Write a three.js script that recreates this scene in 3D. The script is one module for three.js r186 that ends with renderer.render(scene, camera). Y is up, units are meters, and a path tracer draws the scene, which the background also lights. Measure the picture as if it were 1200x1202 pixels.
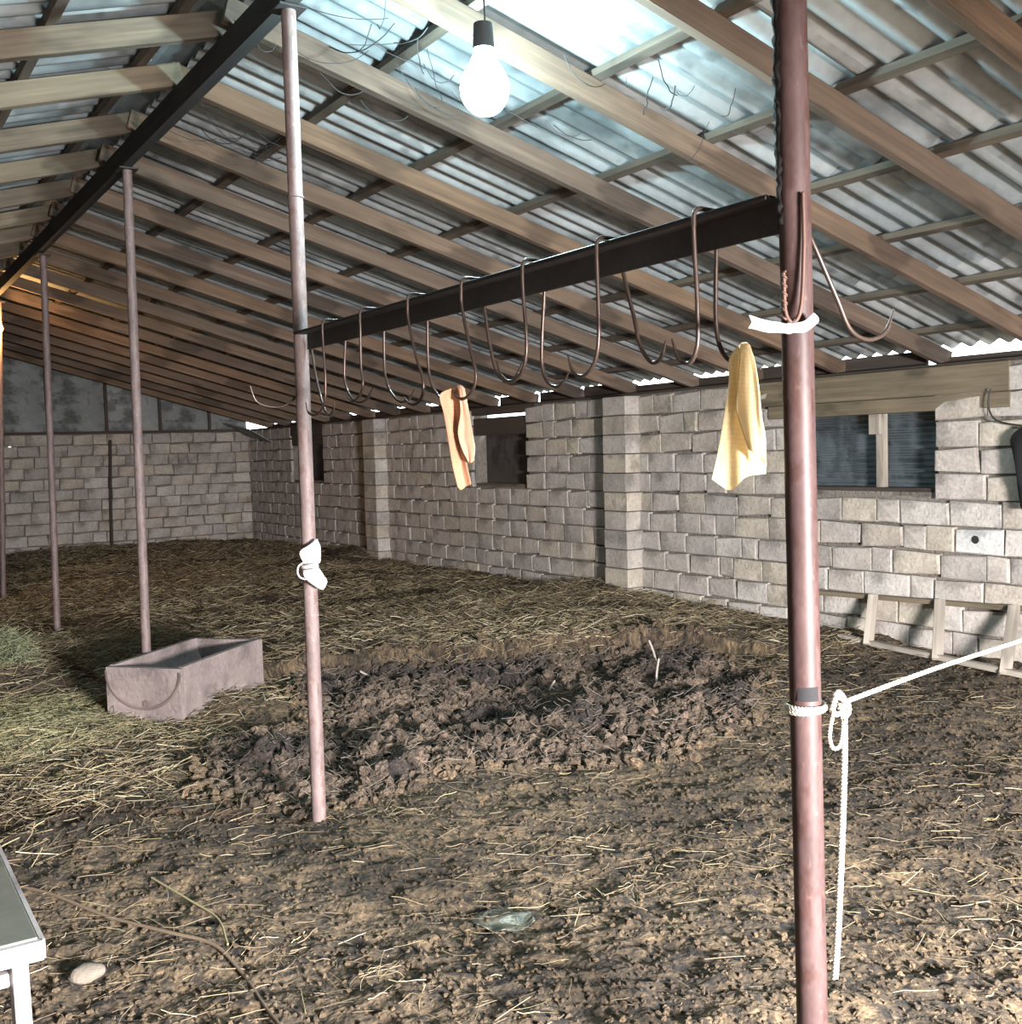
import * as THREE from 'three';
import { RoundedBoxGeometry } from 'three/addons/geometries/RoundedBoxGeometry.js';
import { mergeGeometries } from 'three/addons/utils/BufferGeometryUtils.js';
import { RectAreaLightUniformsLib } from 'three/addons/lights/RectAreaLightUniformsLib.js';

// World: x to the right of the barn, y up, depth into the barn = -z. Metres.
const P = (x, y, d) => new THREE.Vector3(x, y, -d);

// ---------------------------------------------------------------- camera, sky, daylight, exposure
const scene = new THREE.Scene();
const camera = new THREE.PerspectiveCamera(2 * Math.atan(601 / 1250) * 180 / Math.PI, 1200 / 1202, 0.05, 200);
camera.position.copy(P(0, 1.55, 0));
camera.up.set(0.0573, 0.998, -0.0338);
camera.lookAt(P(0.5408, 1.55 - 0.0589, 0.8391));
scene.add(camera);

scene.background = new THREE.Color(0.92, 0.97, 1.0);     // even overcast sky
scene.backgroundIntensity = 6;

const renderer = new THREE.WebGLRenderer({ antialias: true });
renderer.toneMapping = THREE.LinearToneMapping;
renderer.toneMappingExposure = 1.0;
renderer.shadowMap.enabled = true;

RectAreaLightUniformsLib.init();
const DOOR = { x0: 1.05, x1: 2.15, y0: 0.0, h: 1.8, d: -3.0 };      // low open doorway in the front gable
const daylight = new THREE.RectAreaLight(new THREE.Color(1.0, 0.95, 0.94), 1800, DOOR.x1 - DOOR.x0, 1.0);  // skylight falling in through the open doorway: it comes from above, so it slants down into the barn
const tilt = 68 * Math.PI / 180;
daylight.position.copy(P((DOOR.x0 + DOOR.x1) / 2, 1.22, DOOR.d + 0.5));
daylight.lookAt(P((DOOR.x0 + DOOR.x1) / 2, 1.22 - Math.sin(tilt), DOOR.d + 0.5 + Math.cos(tilt)));
daylight.name = 'doorway_daylight';
scene.add(daylight);

// ---------------------------------------------------------------- helpers
let seed = 20240611;
const rnd = () => { seed = (seed + 0x6D2B79F5) | 0; let t = Math.imul(seed ^ (seed >>> 15), 1 | seed); t = (t + Math.imul(t ^ (t >>> 7), 61 | t)) ^ t; return ((t ^ (t >>> 14)) >>> 0) / 4294967296; };
const rr = (a, b) => a + (b - a) * rnd();
const clamp = (x, a = 0, b = 1) => Math.min(b, Math.max(a, x));
const sstep = (a, b, x) => { const t = clamp((x - a) / (b - a)); return t * t * (3 - 2 * t); };
const mix = (a, b, t) => a + (b - a) * t;
const h2 = (i, j, s) => { let n = Math.imul(i, 374761393) ^ Math.imul(j, 668265263) ^ Math.imul(s, 974634777); n = Math.imul(n ^ (n >>> 13), 1274126177); return ((n ^ (n >>> 16)) >>> 0) / 4294967296; };
function vnoise(x, y, s = 0, per = 0) {
  const i = Math.floor(x), j = Math.floor(y); let u = x - i, v = y - j; u = u * u * (3 - 2 * u); v = v * v * (3 - 2 * v);
  const w = (a) => per ? ((a % per) + per) % per : a;
  const a = h2(w(i), w(j), s), b = h2(w(i + 1), w(j), s), c = h2(w(i), w(j + 1), s), d = h2(w(i + 1), w(j + 1), s);
  return a + (b - a) * u + (c - a) * v + (a - b - c + d) * u * v;
}
function fbm(x, y, oct, s = 0, per = 0) { let a = 0, w = 0.5, t = 0; for (let o = 0; o < oct; o++) { a += w * vnoise(x, y, s + o * 17, per); t += w; x *= 2; y *= 2; per *= 2; w *= 0.5; } return a / t; }

function makeTex(size, fn, srgb = true, rep = 1) {
  const data = new Uint8Array(size * size * 4);
  for (let j = 0; j < size; j++) for (let i = 0; i < size; i++) {
    const c = fn(i / size, j / size), k = (j * size + i) * 4;
    const [r, g, b] = Array.isArray(c) ? c : [c, c, c];
    data[k] = clamp(r) * 255; data[k + 1] = clamp(g) * 255; data[k + 2] = clamp(b) * 255; data[k + 3] = 255;
  }
  const t = new THREE.DataTexture(data, size, size, THREE.RGBAFormat);
  t.wrapS = t.wrapT = THREE.RepeatWrapping; t.magFilter = THREE.LinearFilter; t.minFilter = THREE.LinearMipmapLinearFilter; t.generateMipmaps = true;
  if (srgb) t.colorSpace = THREE.SRGBColorSpace;
  t.repeat.set(rep, rep); t.needsUpdate = true; return t;
}
// one name per object, numbered when taken
const taken = {};
function numbered(n) { const k = taken[n] = (taken[n] ?? -1) + 1; return k ? n + '_' + String(k).padStart(3, '0') : n; }
function tag(o, label, category, group, kind) { o.userData.label = label; if (category) o.userData.category = category; if (group) o.userData.group = group; if (kind) o.userData.kind = kind; return o; }
function shade(o) { o.traverse(m => { if (m.isMesh) { m.castShadow = true; m.receiveShadow = true; } }); return o; }
function thing(name, label, category, pos, group) { const o = new THREE.Group(); o.name = numbered(name); if (pos) o.position.copy(pos); tag(o, label, category, group); scene.add(o); return o; }
function structure(name, o) { o.name = name; o.userData.kind = 'structure'; scene.add(o); return o; }
function part(name, geo, mat, parent) { const m = new THREE.Mesh(geo, mat); m.name = name; m.castShadow = m.receiveShadow = true; parent.add(m); return m; }
function mesh(name, geo, mat, label, category, group) { const m = new THREE.Mesh(geo, mat); m.name = numbered(name); m.castShadow = m.receiveShadow = true; tag(m, label, category, group); scene.add(m); return m; }

// box with uv in metres, u along the chosen grain axis
function uvMetres(g, grain = 'x', ou = 0, ov = 0) {
  const p = g.attributes.position, n = g.attributes.normal, uv = new Float32Array(p.count * 2), gi = 'xyz'.indexOf(grain);
  for (let i = 0; i < p.count; i++) {
    const q = [p.getX(i), p.getY(i), p.getZ(i)], m = [Math.abs(n.getX(i)), Math.abs(n.getY(i)), Math.abs(n.getZ(i))];
    const k = m[0] >= m[1] && m[0] >= m[2] ? 0 : m[1] >= m[2] ? 1 : 2; const ax = [0, 1, 2].filter(a => a !== k);
    let a = ax[0], b = ax[1]; if (b === gi) [a, b] = [b, a];
    uv[2 * i] = q[a] + ou; uv[2 * i + 1] = q[b] + ov + k * 0.37;
  }
  g.setAttribute('uv', new THREE.BufferAttribute(uv, 2)); return g;
}
function box(sx, sy, sz, grain = 'x', cx = 0, cy = 0, cz = 0) { const g = new THREE.BoxGeometry(sx, sy, sz); g.translate(cx, cy, cz); return uvMetres(g, grain, rnd() * 3, rnd() * 3); }
function rbox(sx, sy, sz, r = 0.004, grain = 'x') { return uvMetres(new RoundedBoxGeometry(sx, sy, sz, 1, r), grain, rnd() * 5, rnd() * 5); }
// beam between two points, section w (horizontal) x h, with slightly rounded edges
function beamG(a, b, w, h, r = 0.004) {
  const v = b.clone().sub(a), L = v.length(), g = rbox(L, h, w, r, 'x'); const x = v.normalize(), z = new THREE.Vector3().crossVectors(x, new THREE.Vector3(0, 1, 0));
  if (z.lengthSq() < 1e-6) z.set(0, 0, 1); z.normalize(); const y = new THREE.Vector3().crossVectors(z, x);
  g.applyMatrix4(new THREE.Matrix4().makeBasis(x, y, z).setPosition(a.clone().add(b).multiplyScalar(0.5))); return g;
}
function tube(pts, r, seg = 24, rad = 8, caps = true) {
  const c = new THREE.CatmullRomCurve3(pts, false, 'centripetal'); const g = new THREE.TubeGeometry(c, seg, r, rad, false);
  if (!caps) return g;
  const gs = [g]; for (const [p] of [[pts[0]], [pts[pts.length - 1]]]) { const s = new THREE.SphereGeometry(r, rad, 5); s.translate(p.x, p.y, p.z); gs.push(s); }
  return mergeGeometries(gs);
}
// three-strand twisted rope along a path
function ropeG(pts, r, pitch, closed = false) {
  const c = new THREE.CatmullRomCurve3(pts, closed, 'centripetal'), L = c.getLength(), n = Math.max(12, Math.min(900, Math.round(L / pitch * 7)));
  const ps = c.getSpacedPoints(n), fr = c.computeFrenetFrames(n, closed), gs = [];
  for (let s = 0; s < 3; s++) {
    const q = ps.map((p, i) => { const a = s * 2.0944 + i * L / n / pitch * 6.2832; return p.clone().addScaledVector(fr.normals[i], Math.cos(a) * r * 0.5).addScaledVector(fr.binormals[i], Math.sin(a) * r * 0.5); });
    gs.push(new THREE.TubeGeometry(new THREE.CatmullRomCurve3(q, closed), n, r * 0.56, 5, closed));
  }
  return mergeGeometries(gs);
}
// draped cloth from a grid of points, with thickness
function clothG(rows, nu = 14, nv = 20, th = 0.004, wrinkle = 0.004, s = 1) {
  const rc = rows.map(r => new THREE.CatmullRomCurve3(r)); const grid = [];
  for (let j = 0; j <= nv; j++) grid.push([]);
  for (let i = 0; i <= nu; i++) {
    const col = new THREE.CatmullRomCurve3(rc.map(c => c.getPoint(i / nu)));
    for (let j = 0; j <= nv; j++) { const p = col.getPoint(j / nv); grid[j].push(p); }
  }
  const W = nu + 1, H = nv + 1, nor = [];
  for (let j = 0; j < H; j++) for (let i = 0; i < W; i++) {
    const a = grid[j][Math.min(i + 1, nu)].clone().sub(grid[j][Math.max(i - 1, 0)]), b = grid[Math.min(j + 1, nv)][i].clone().sub(grid[Math.max(j - 1, 0)][i]);
    nor.push(a.cross(b).normalize());
  }
  const pos = [], uv = [], idx = [];
  for (const sd of [1, -1]) for (let j = 0; j < H; j++) for (let i = 0; i < W; i++) {
    const w = wrinkle * (fbm(i / nu * 5 + s * 7, j / nv * 2.2, 3, s) - 0.5) * 2 * sstep(0, 0.25, j / nv);
    const p = grid[j][i].clone().addScaledVector(nor[j * W + i], sd * th / 2 + w); pos.push(p.x, p.y, p.z); uv.push(i / nu * 0.3, j / nv * 0.5);
  }
  const N = W * H, at = (s2, j, i) => s2 * N + j * W + i;
  for (let j = 0; j < nv; j++) for (let i = 0; i < nu; i++) {
    idx.push(at(0, j, i), at(0, j + 1, i), at(0, j, i + 1), at(0, j, i + 1), at(0, j + 1, i), at(0, j + 1, i + 1));
    idx.push(at(1, j, i), at(1, j, i + 1), at(1, j + 1, i), at(1, j, i + 1), at(1, j + 1, i + 1), at(1, j + 1, i));
  }
  for (let i = 0; i < nu; i++) { idx.push(at(0, 0, i), at(0, 0, i + 1), at(1, 0, i), at(1, 0, i), at(0, 0, i + 1), at(1, 0, i + 1)); idx.push(at(0, nv, i), at(1, nv, i), at(0, nv, i + 1), at(1, nv, i), at(1, nv, i + 1), at(0, nv, i + 1)); }
  for (let j = 0; j < nv; j++) { idx.push(at(0, j, 0), at(1, j, 0), at(0, j + 1, 0), at(1, j, 0), at(1, j + 1, 0), at(0, j + 1, 0)); idx.push(at(0, j, nu), at(0, j + 1, nu), at(1, j, nu), at(1, j, nu), at(0, j + 1, nu), at(1, j + 1, nu)); }
  const g = new THREE.BufferGeometry(); g.setAttribute('position', new THREE.Float32BufferAttribute(pos, 3)); g.setAttribute('uv', new THREE.Float32BufferAttribute(uv, 2)); g.setIndex(idx); g.computeVertexNormals(); return g;
}

// ---------------------------------------------------------------- textures and materials
const S = 512;
const woodTex = makeTex(S, (u, v) => {
  const g = fbm(u * 4, v * 48, 4, 3, 4), w = fbm(u * 8, v * 8, 4, 9, 8), line = 0.5 + 0.5 * Math.sin((v * 24 + fbm(u * 3, v * 6, 3, 5, 3) * 4) * 6.283);
  const stain = sstep(0.56, 0.72, fbm(u * 5, v * 5, 4, 31, 5)); const k = 0.68 + 0.24 * g + 0.035 * line + 0.24 * (w - 0.5) - 0.2 * stain;
  return [k, k * 0.965, k * 0.93];
});
const woodBump = makeTex(S, (u, v) => 0.35 * fbm(u * 4, v * 64, 4, 3, 4) + 0.65 * fbm(u * 10, v * 26, 4, 13, 10), false);
const stoneTex = makeTex(S, (u, v) => {
  const a = fbm(u * 6, v * 6, 5, 41, 6), b = fbm(u * 60, v * 60, 3, 47, 60), st = sstep(0.58, 0.78, fbm(u * 4, v * 4, 5, 53, 4)), pit = sstep(0.7, 0.82, vnoise(u * 44, v * 44, 59, 44));
  const k = 0.78 + 0.24 * (a - 0.5) + 0.16 * (b - 0.5) - 0.16 * st - 0.05 * pit; return [k, k * 0.99, k * 0.975];
});
const stoneBump = makeTex(S, (u, v) => 0.5 * fbm(u * 8, v * 8, 5, 61, 8) + 0.5 * fbm(u * 50, v * 50, 3, 67, 50) - 0.35 * sstep(0.68, 0.85, vnoise(u * 40, v * 40, 71, 40)), false);
const sheetTex = makeTex(S, (u, v) => {
  const a = fbm(u * 5, v * 5, 5, 73, 5), b = fbm(u * 40, v * 40, 3, 79, 40), st = sstep(0.52, 0.75, fbm(u * 3, v * 6, 5, 83, 3)), sp = sstep(0.62, 0.8, fbm(u * 12, v * 12, 3, 89, 12));
  const k = 0.86 + 0.2 * (a - 0.5) + 0.1 * (b - 0.5) - 0.26 * st - 0.14 * sp; return [k * 0.985, k, k];
});
const rustTex = makeTex(S, (u, v) => {
  const a = fbm(u * 8, v * 8, 5, 97, 8), b = sstep(0.5, 0.7, fbm(u * 24, v * 24, 4, 101, 24)), c = vnoise(u * 90, v * 90, 103, 90), sp = sstep(0.86, 0.93, vnoise(u * 60, v * 60, 107, 60));
  const k = 0.8 + 0.26 * (a - 0.5) + 0.1 * (c - 0.5); return [k * (1 - 0.08 * b) + 0.14 * sp, k * (0.97 - 0.13 * b) + 0.14 * sp, k * (0.97 - 0.16 * b) + 0.14 * sp];
});
const roughTex = makeTex(256, (u, v) => 0.4 + 0.5 * fbm(u * 10, v * 10, 4, 109, 10), false);
const soilTex = makeTex(1024, (u, v) => {
  const a = fbm(u * 12, v * 12, 5, 113, 12), b = fbm(u * 90, v * 90, 3, 127, 90), sp = sstep(0.8, 0.92, vnoise(u * 120, v * 120, 131, 120)), dk = sstep(0.55, 0.75, fbm(u * 30, v * 30, 3, 137, 30));
  const k = 0.68 + 0.6 * (a - 0.5) + 0.6 * (b - 0.5) + 0.3 * sp - 0.34 * dk; return [k, k * 0.965, k * (0.91)];
});
const soilBump = makeTex(1024, (u, v) => 0.5 * fbm(u * 14, v * 14, 5, 139, 14) + 0.5 * fbm(u * 60, v * 60, 4, 149, 60), false);
const concTex = makeTex(S, (u, v) => {
  const a = fbm(u * 5, v * 5, 5, 151, 5), b = fbm(u * 60, v * 60, 2, 157, 60), st = sstep(0.56, 0.74, fbm(u * 4, v * 4, 4, 163, 4));
  const k = 0.82 + 0.25 * (a - 0.5) + 0.12 * (b - 0.5) - 0.16 * st; return [k, k * 0.97, k * 0.96];
});
const clothTex = makeTex(256, (u, v) => { const w = 0.5 + 0.25 * Math.sin(u * 6.283 * 64) + 0.25 * Math.sin(v * 6.283 * 64), a = fbm(u * 6, v * 6, 4, 167, 6); const k = 0.84 + 0.06 * w + 0.2 * (a - 0.5); return [k, k, k]; });

const std = (o) => new THREE.MeshStandardMaterial(o);
const rgb = (r, g, b) => new THREE.Color().setRGB(r, g, b);
const woodOf = (r, g, b) => std({ color: rgb(r, g, b), map: woodTex, bumpMap: woodBump, bumpScale: 0.003, roughness: 0.85 });
for (const t of [woodTex, woodBump]) t.repeat.set(0.34, 1.15);
const M = {
  wood: [woodOf(0.195, 0.145, 0.108), woodOf(0.175, 0.138, 0.110), woodOf(0.155, 0.120, 0.097), woodOf(0.21, 0.149, 0.103)],
  woodLeft: [woodOf(0.25, 0.226, 0.172), woodOf(0.20, 0.178, 0.142)],
  batten: [woodOf(0.125, 0.108, 0.088), woodOf(0.145, 0.126, 0.10)],
  ridge: woodOf(0.03, 0.028, 0.029),
  header: woodOf(0.22, 0.19, 0.135),
  darkWood: woodOf(0.075, 0.058, 0.05),
  paleWood: woodOf(0.44, 0.42, 0.38),
  sheet: [[0.36, 0.392, 0.405], [0.31, 0.342, 0.358], [0.41, 0.43, 0.44]].map(c => std({ color: rgb(...c), map: sheetTex, bumpMap: stoneBump, bumpScale: 0.0015, roughness: 0.7, side: THREE.DoubleSide })),
  gable: [[0.30, 0.31, 0.31], [0.25, 0.26, 0.26]].map(c => std({ color: rgb(...c), map: sheetTex, roughness: 0.75 })),
  block: [[0.62, 0.575, 0.535], [0.60, 0.56, 0.53], [0.66, 0.60, 0.515], [0.55, 0.52, 0.50], [0.62, 0.575, 0.55], [0.50, 0.47, 0.445], [0.70, 0.67, 0.64], [0.59, 0.535, 0.475]].map(c => std({ color: rgb(...c), map: stoneTex, bumpMap: stoneBump, bumpScale: 0.0035, roughness: 0.95 })),
  mortar: std({ color: rgb(0.27, 0.245, 0.22), map: stoneTex, bumpMap: stoneBump, bumpScale: 0.01, roughness: 1 }),
  whiteBlock: std({ color: rgb(0.86, 0.88, 0.88), map: stoneTex, bumpMap: stoneBump, bumpScale: 0.003, roughness: 0.9 }),
  plaster: std({ color: rgb(0.42, 0.395, 0.36), map: stoneTex, bumpMap: stoneBump, bumpScale: 0.004, roughness: 1 }),
  post: new THREE.MeshPhysicalMaterial({ color: rgb(0.075, 0.049, 0.047), map: rustTex, specularIntensity: 0.4, roughness: 0.5, metalness: 0.0 }),
  postGrey: std({ color: rgb(0.235, 0.185, 0.178), map: rustTex, roughness: 0.65 }),
  blackIron: std({ color: rgb(0.035, 0.033, 0.034), map: rustTex, roughness: 0.6 }),
  railEdge: std({ color: rgb(0.035, 0.033, 0.034), map: rustTex, roughness: 0.4, metalness: 0.5 }),
  hook: std({ color: rgb(0.12, 0.095, 0.082), map: rustTex, roughness: 0.36, metalness: 0.6 }),
  rustWire: std({ color: rgb(0.12, 0.066, 0.048), map: rustTex, roughness: 0.6, metalness: 0.2 }),
  rope: std({ color: rgb(0.50, 0.465, 0.39), map: clothTex, roughness: 0.9 }),
  whiteRag: std({ color: rgb(0.50, 0.475, 0.475), map: clothTex, roughness: 0.95 }),
  yellow: new THREE.MeshPhysicalMaterial({ color: rgb(0.86, 0.70, 0.40), map: clothTex, roughness: 0.95, sheen: 0.2 }),
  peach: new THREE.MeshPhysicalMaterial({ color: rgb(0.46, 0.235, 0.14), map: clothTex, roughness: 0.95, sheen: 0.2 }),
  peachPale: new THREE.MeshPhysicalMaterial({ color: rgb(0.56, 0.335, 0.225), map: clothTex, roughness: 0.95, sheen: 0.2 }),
  concrete: std({ color: rgb(0.31, 0.265, 0.258), map: concTex, bumpMap: stoneBump, bumpScale: 0.004, roughness: 0.9 }),
  concreteIn: std({ color: rgb(0.42, 0.43, 0.42), map: concTex, bumpMap: stoneBump, bumpScale: 0.003, roughness: 0.8 }),
  stain: std({ color: rgb(0.19, 0.15, 0.14), map: concTex, roughness: 0.95 }),
  soil: std({ color: 0xffffff, vertexColors: true, map: soilTex, bumpMap: soilBump, bumpScale: 0.02, roughness: 1 }),
  clod: std({ color: 0xffffff, roughness: 1, map: soilTex }),
  straw: std({ color: 0xffffff, roughness: 0.75 }),
  metalShutter: std({ color: rgb(0.17, 0.20, 0.22), map: sheetTex, roughness: 0.5, metalness: 0.3 }),
  brownShutter: std({ color: rgb(0.075, 0.06, 0.055), map: sheetTex, roughness: 0.8 }),
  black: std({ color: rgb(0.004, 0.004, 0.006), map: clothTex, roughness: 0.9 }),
  tableTop: std({ color: rgb(0.135, 0.165, 0.148), map: concTex, roughness: 0.5 }),
  tableWhite: std({ color: rgb(0.46, 0.47, 0.485), map: concTex, roughness: 0.55 }),
  web: std({ color: rgb(0.03, 0.03, 0.032), roughness: 1 }),
  cord: std({ color: rgb(0.02, 0.02, 0.02), roughness: 0.6 }),
  plastic: std({ color: rgb(0.20, 0.23, 0.205), map: soilTex, roughness: 0.45 }),
  stone: std({ color: rgb(0.19, 0.165, 0.135), map: stoneTex, roughness: 0.95 }),
  twig: std({ color: rgb(0.15, 0.115, 0.078), map: woodTex, roughness: 0.85 }),
  yard: std({ color: rgb(0.36, 0.33, 0.28), map: soilTex, roughness: 1 }),
};

// ---------------------------------------------------------------- dimensions read from the photograph
const RX = 1.71, WX = 6.82, LX = RX - (WX - RX), BD = 19.65, FD = DOOR.d, SL = 0.28, A = Math.atan(SL), RIDGE = 3.54;
const underR = (x) => RIDGE - SL * (x - RX), underL = (x) => RIDGE - SL * (RX - x);

// ---------------------------------------------------------------- ground
const PIT = [[2.75, 7.05], [3.8, 6.75], [4.8, 6.45], [5.5, 5.95], [5.2, 5.1], [4.3, 4.3], [3.5, 4.05], [2.5, 4.55], [1.75, 4.35], [1.45, 4.9], [1.75, 5.7], [2.3, 5.75]];
function pitDist(x, d) {            // > 0 inside
  let inside = false, m = 1e9;
  for (let i = 0, j = PIT.length - 1; i < PIT.length; j = i++) {
    const [x1, y1] = PIT[i], [x2, y2] = PIT[j];
    if ((y1 > d) !== (y2 > d) && x < (x2 - x1) * (d - y1) / (y2 - y1) + x1) inside = !inside;
    const t = clamp(((x - x1) * (x2 - x1) + (d - y1) * (y2 - y1)) / ((x2 - x1) ** 2 + (y2 - y1) ** 2)); m = Math.min(m, Math.hypot(x - x1 - t * (x2 - x1), d - y1 - t * (y2 - y1)));
  }
  return inside ? m : -m;
}
const gauss = (x, d, cx, cd, s) => Math.exp(-((x - cx) ** 2 + (d - cd) ** 2) / (2 * s * s));
const BACK = [[2.2, 7.15], [2.75, 7.08], [3.8, 6.78], [4.8, 6.47], [5.5, 5.98], [5.9, 5.4], [6.8, 5.1]];
function backLine(x) { if (x <= BACK[0][0]) return BACK[0][1]; for (let i = 1; i < BACK.length; i++) if (x <= BACK[i][0]) return mix(BACK[i - 1][1], BACK[i][1], (x - BACK[i - 1][0]) / (BACK[i][0] - BACK[i - 1][0])); return BACK[BACK.length - 1][1]; }
function groundY(x, d) {
  const far = sstep(3.5, 7, d), pd = pitDist(x, d) + 0.16 * (fbm(x * 4, d * 4, 3, 211) - 0.5), pit = sstep(-0.02, 0.16, pd);
  let y = 0.10 * (fbm(x * 0.9, d * 0.9, 3, 201) - 0.5) + 0.045 * (fbm(x * 4.5, d * 4.5, 4, 203) - 0.5) * mix(1, 1.5, far) + 0.036 * (fbm(x * 15, d * 15, 3, 205) - 0.5) * mix(1, 1.5, far) + 0.018 * (fbm(x * 34, d * 34, 2, 206) - 0.5);
  y += 0.02 * sstep(5.8, 7.2, d) * (1 - pit) - 0.02;
  const bank = d - backLine(x) + 0.1 * (fbm(x * 5, d * 5, 2, 215) - 0.5);      // trodden litter lies higher behind the dug-out muck and ends in a cut bank
  y += 0.13 * sstep(0.0, 0.06, bank) * sstep(2.1, 2.9, x) * (1 - 0.7 * sstep(5.4, 6.2, x)) * (1 - 0.6 * sstep(7.5, 10, d));
  y += pit * (-0.03 + 0.22 * (fbm(x * 2.6, d * 2.6, 3, 207) - 0.5) + 0.13 * (fbm(x * 8, d * 8, 3, 209) - 0.5));
  y += 0.10 * gauss(x, d, 2.13, 6.38, 0.17) + 0.16 * gauss(x, d, 0.55, 8.9, 0.75) * (0.6 + 0.8 * fbm(x * 5, d * 5, 3, 213));
  y += 0.12 * gauss(x, d, 6.7, 14.6, 0.5) + 0.09 * gauss(x, d, 6.6, 8.7, 0.5);
  return y;
}
const WET = [[3.95, 2.75, 0.55], [4.3, 3.3, 0.5], [1.9, 2.35, 0.2], [1.72, 3.5, 0.22], [1.4, 4.2, 0.35], [5.7, 4.6, 0.55], [0.9, 4.9, 0.3], [3.0, 3.3, 0.25]];
function soilColor(x, d) {
  const n = fbm(x * 1.6, d * 1.6, 4, 221), n2 = fbm(x * 7, d * 7, 3, 223), pd = pitDist(x, d) + 0.25 * (n2 - 0.5), pit = sstep(-0.12, 0.12, pd);
  let c = [0.150, 0.112, 0.069];
  let wet = 0; for (const [wx, wd, ws] of WET) wet = Math.max(wet, gauss(x, d, wx, wd, ws)); wet = clamp(sstep(0.35, 0.75, wet + 0.9 * (n2 - 0.5)) * 0.8 + sstep(0.55, 0.72, n) * 0.3);
  c = c.map((v, i) => v * mix(1, [0.52, 0.485, 0.45][i], wet)); const muck = sstep(0.5, 0.68, fbm(x * 2.2, d * 2.2, 3, 225) + 0.2 * sstep(0.9, 0.1, backLine(x) - d) + 0.05 * (x - 3.6)); c = c.map((v, i) => mix(v, mix([0.135, 0.104, 0.08][i], [0.036, 0.029, 0.028][i], muck), pit));
  const k = 0.8 + 0.5 * (n2 - 0.2) * 0.8; return c.map(v => v * k);
}
{
  const xs = [], ds = []; for (let x = LX + 0.02; x < WX; ) { xs.push(x); x += x < -0.6 ? 0.25 : 0.032; } xs.push(WX - 0.005);
  for (let d = FD; d < BD; ) { ds.push(d); d += d < 0.9 ? 0.2 : d < 4.5 ? 0.026 : d < 8 ? 0.034 : d < 12 ? 0.06 : 0.1; } ds.push(BD - 0.005);
  const pos = [], col = [], uv = [], idx = [], W = xs.length;
  for (const d of ds) for (const x of xs) { pos.push(x, groundY(x, d), -d); col.push(...soilColor(x, d)); uv.push(x * 0.8, d * 0.8); }
  for (let j = 0; j < ds.length - 1; j++) for (let i = 0; i < W - 1; i++) { const a = j * W + i; idx.push(a, a + 1, a + W, a + 1, a + W + 1, a + W); }
  const g = new THREE.BufferGeometry(); g.setAttribute('position', new THREE.Float32BufferAttribute(pos, 3)); g.setAttribute('color', new THREE.Float32BufferAttribute(col, 3)); g.setAttribute('uv', new THREE.Float32BufferAttribute(uv, 2)); g.setIndex(idx); g.computeVertexNormals();
  const f = new THREE.Mesh(g, M.soil); f.receiveShadow = f.castShadow = true; tag(f, 'trampled earth floor of the barn strewn with straw', 'floor'); structure('floor', f);
  const y = new THREE.Mesh(new THREE.PlaneGeometry(90, 90).rotateX(-Math.PI / 2), M.yard); y.position.set(2, -0.35, -8); y.receiveShadow = true; tag(y, 'bare earth yard outside the barn', 'ground'); structure('ground_outside', y);
}

// ---------------------------------------------------------------- block walls
const ROW = 0.19, BH = 0.179, DEP = 0.05;
const blockGeos = {};
function blockG(L, variant) {
  const key = L + '_' + variant; if (blockGeos[key]) return blockGeos[key];
  const j = (a) => (rnd() - 0.5) * a, c = 0.006, x = L / 2, y = BH / 2;
  const outer = [[-x, -y], [x, -y], [x, y], [-x, y]].map(([a, b]) => [a + j(0.007) - (rnd() < 0.14 ? Math.sign(a) * rr(0.008, 0.028) : 0), b + j(0.006) - (rnd() < 0.1 ? Math.sign(b) * rr(0.008, 0.022) : 0)]);
  const inner = outer.map(([a, b]) => [a - Math.sign(a) * (c + rnd() * 0.008), b - Math.sign(b) * (c + rnd() * 0.006), DEP + j(0.008)]);
  const ctr = [j(0.06), j(0.04), DEP + 0.004 + j(0.01)], tri = [], q = (a, b, cc, d) => tri.push(a, b, cc, a, cc, d);
  for (let k = 0; k < 4; k++) {
    const n = (k + 1) % 4, o1 = outer[k], o2 = outer[n], i1 = inner[k], i2 = inner[n];
    tri.push(ctr, i1, i2); q([o1[0], o1[1], DEP - c], [o2[0], o2[1], DEP - c], i2, i1); q([o1[0], o1[1], 0], [o2[0], o2[1], 0], [o2[0], o2[1], DEP - c], [o1[0], o1[1], DEP - c]);
  }
  const g = new THREE.BufferGeometry(); g.setAttribute('position', new THREE.Float32BufferAttribute(tri.flat(), 3)); g.computeVertexNormals(); uvMetres(g, 'x', rnd() * 4, rnd() * 4);
  { const u = g.attributes.uv; for (let i = 0; i < u.count; i++) u.setXY(i, u.getX(i) * 1.1, u.getY(i) * 1.1); }
  return blockGeos[key] = g;
}
const LENS = [0.14, 0.2, 0.27, 0.33, 0.38, 0.42];
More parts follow.
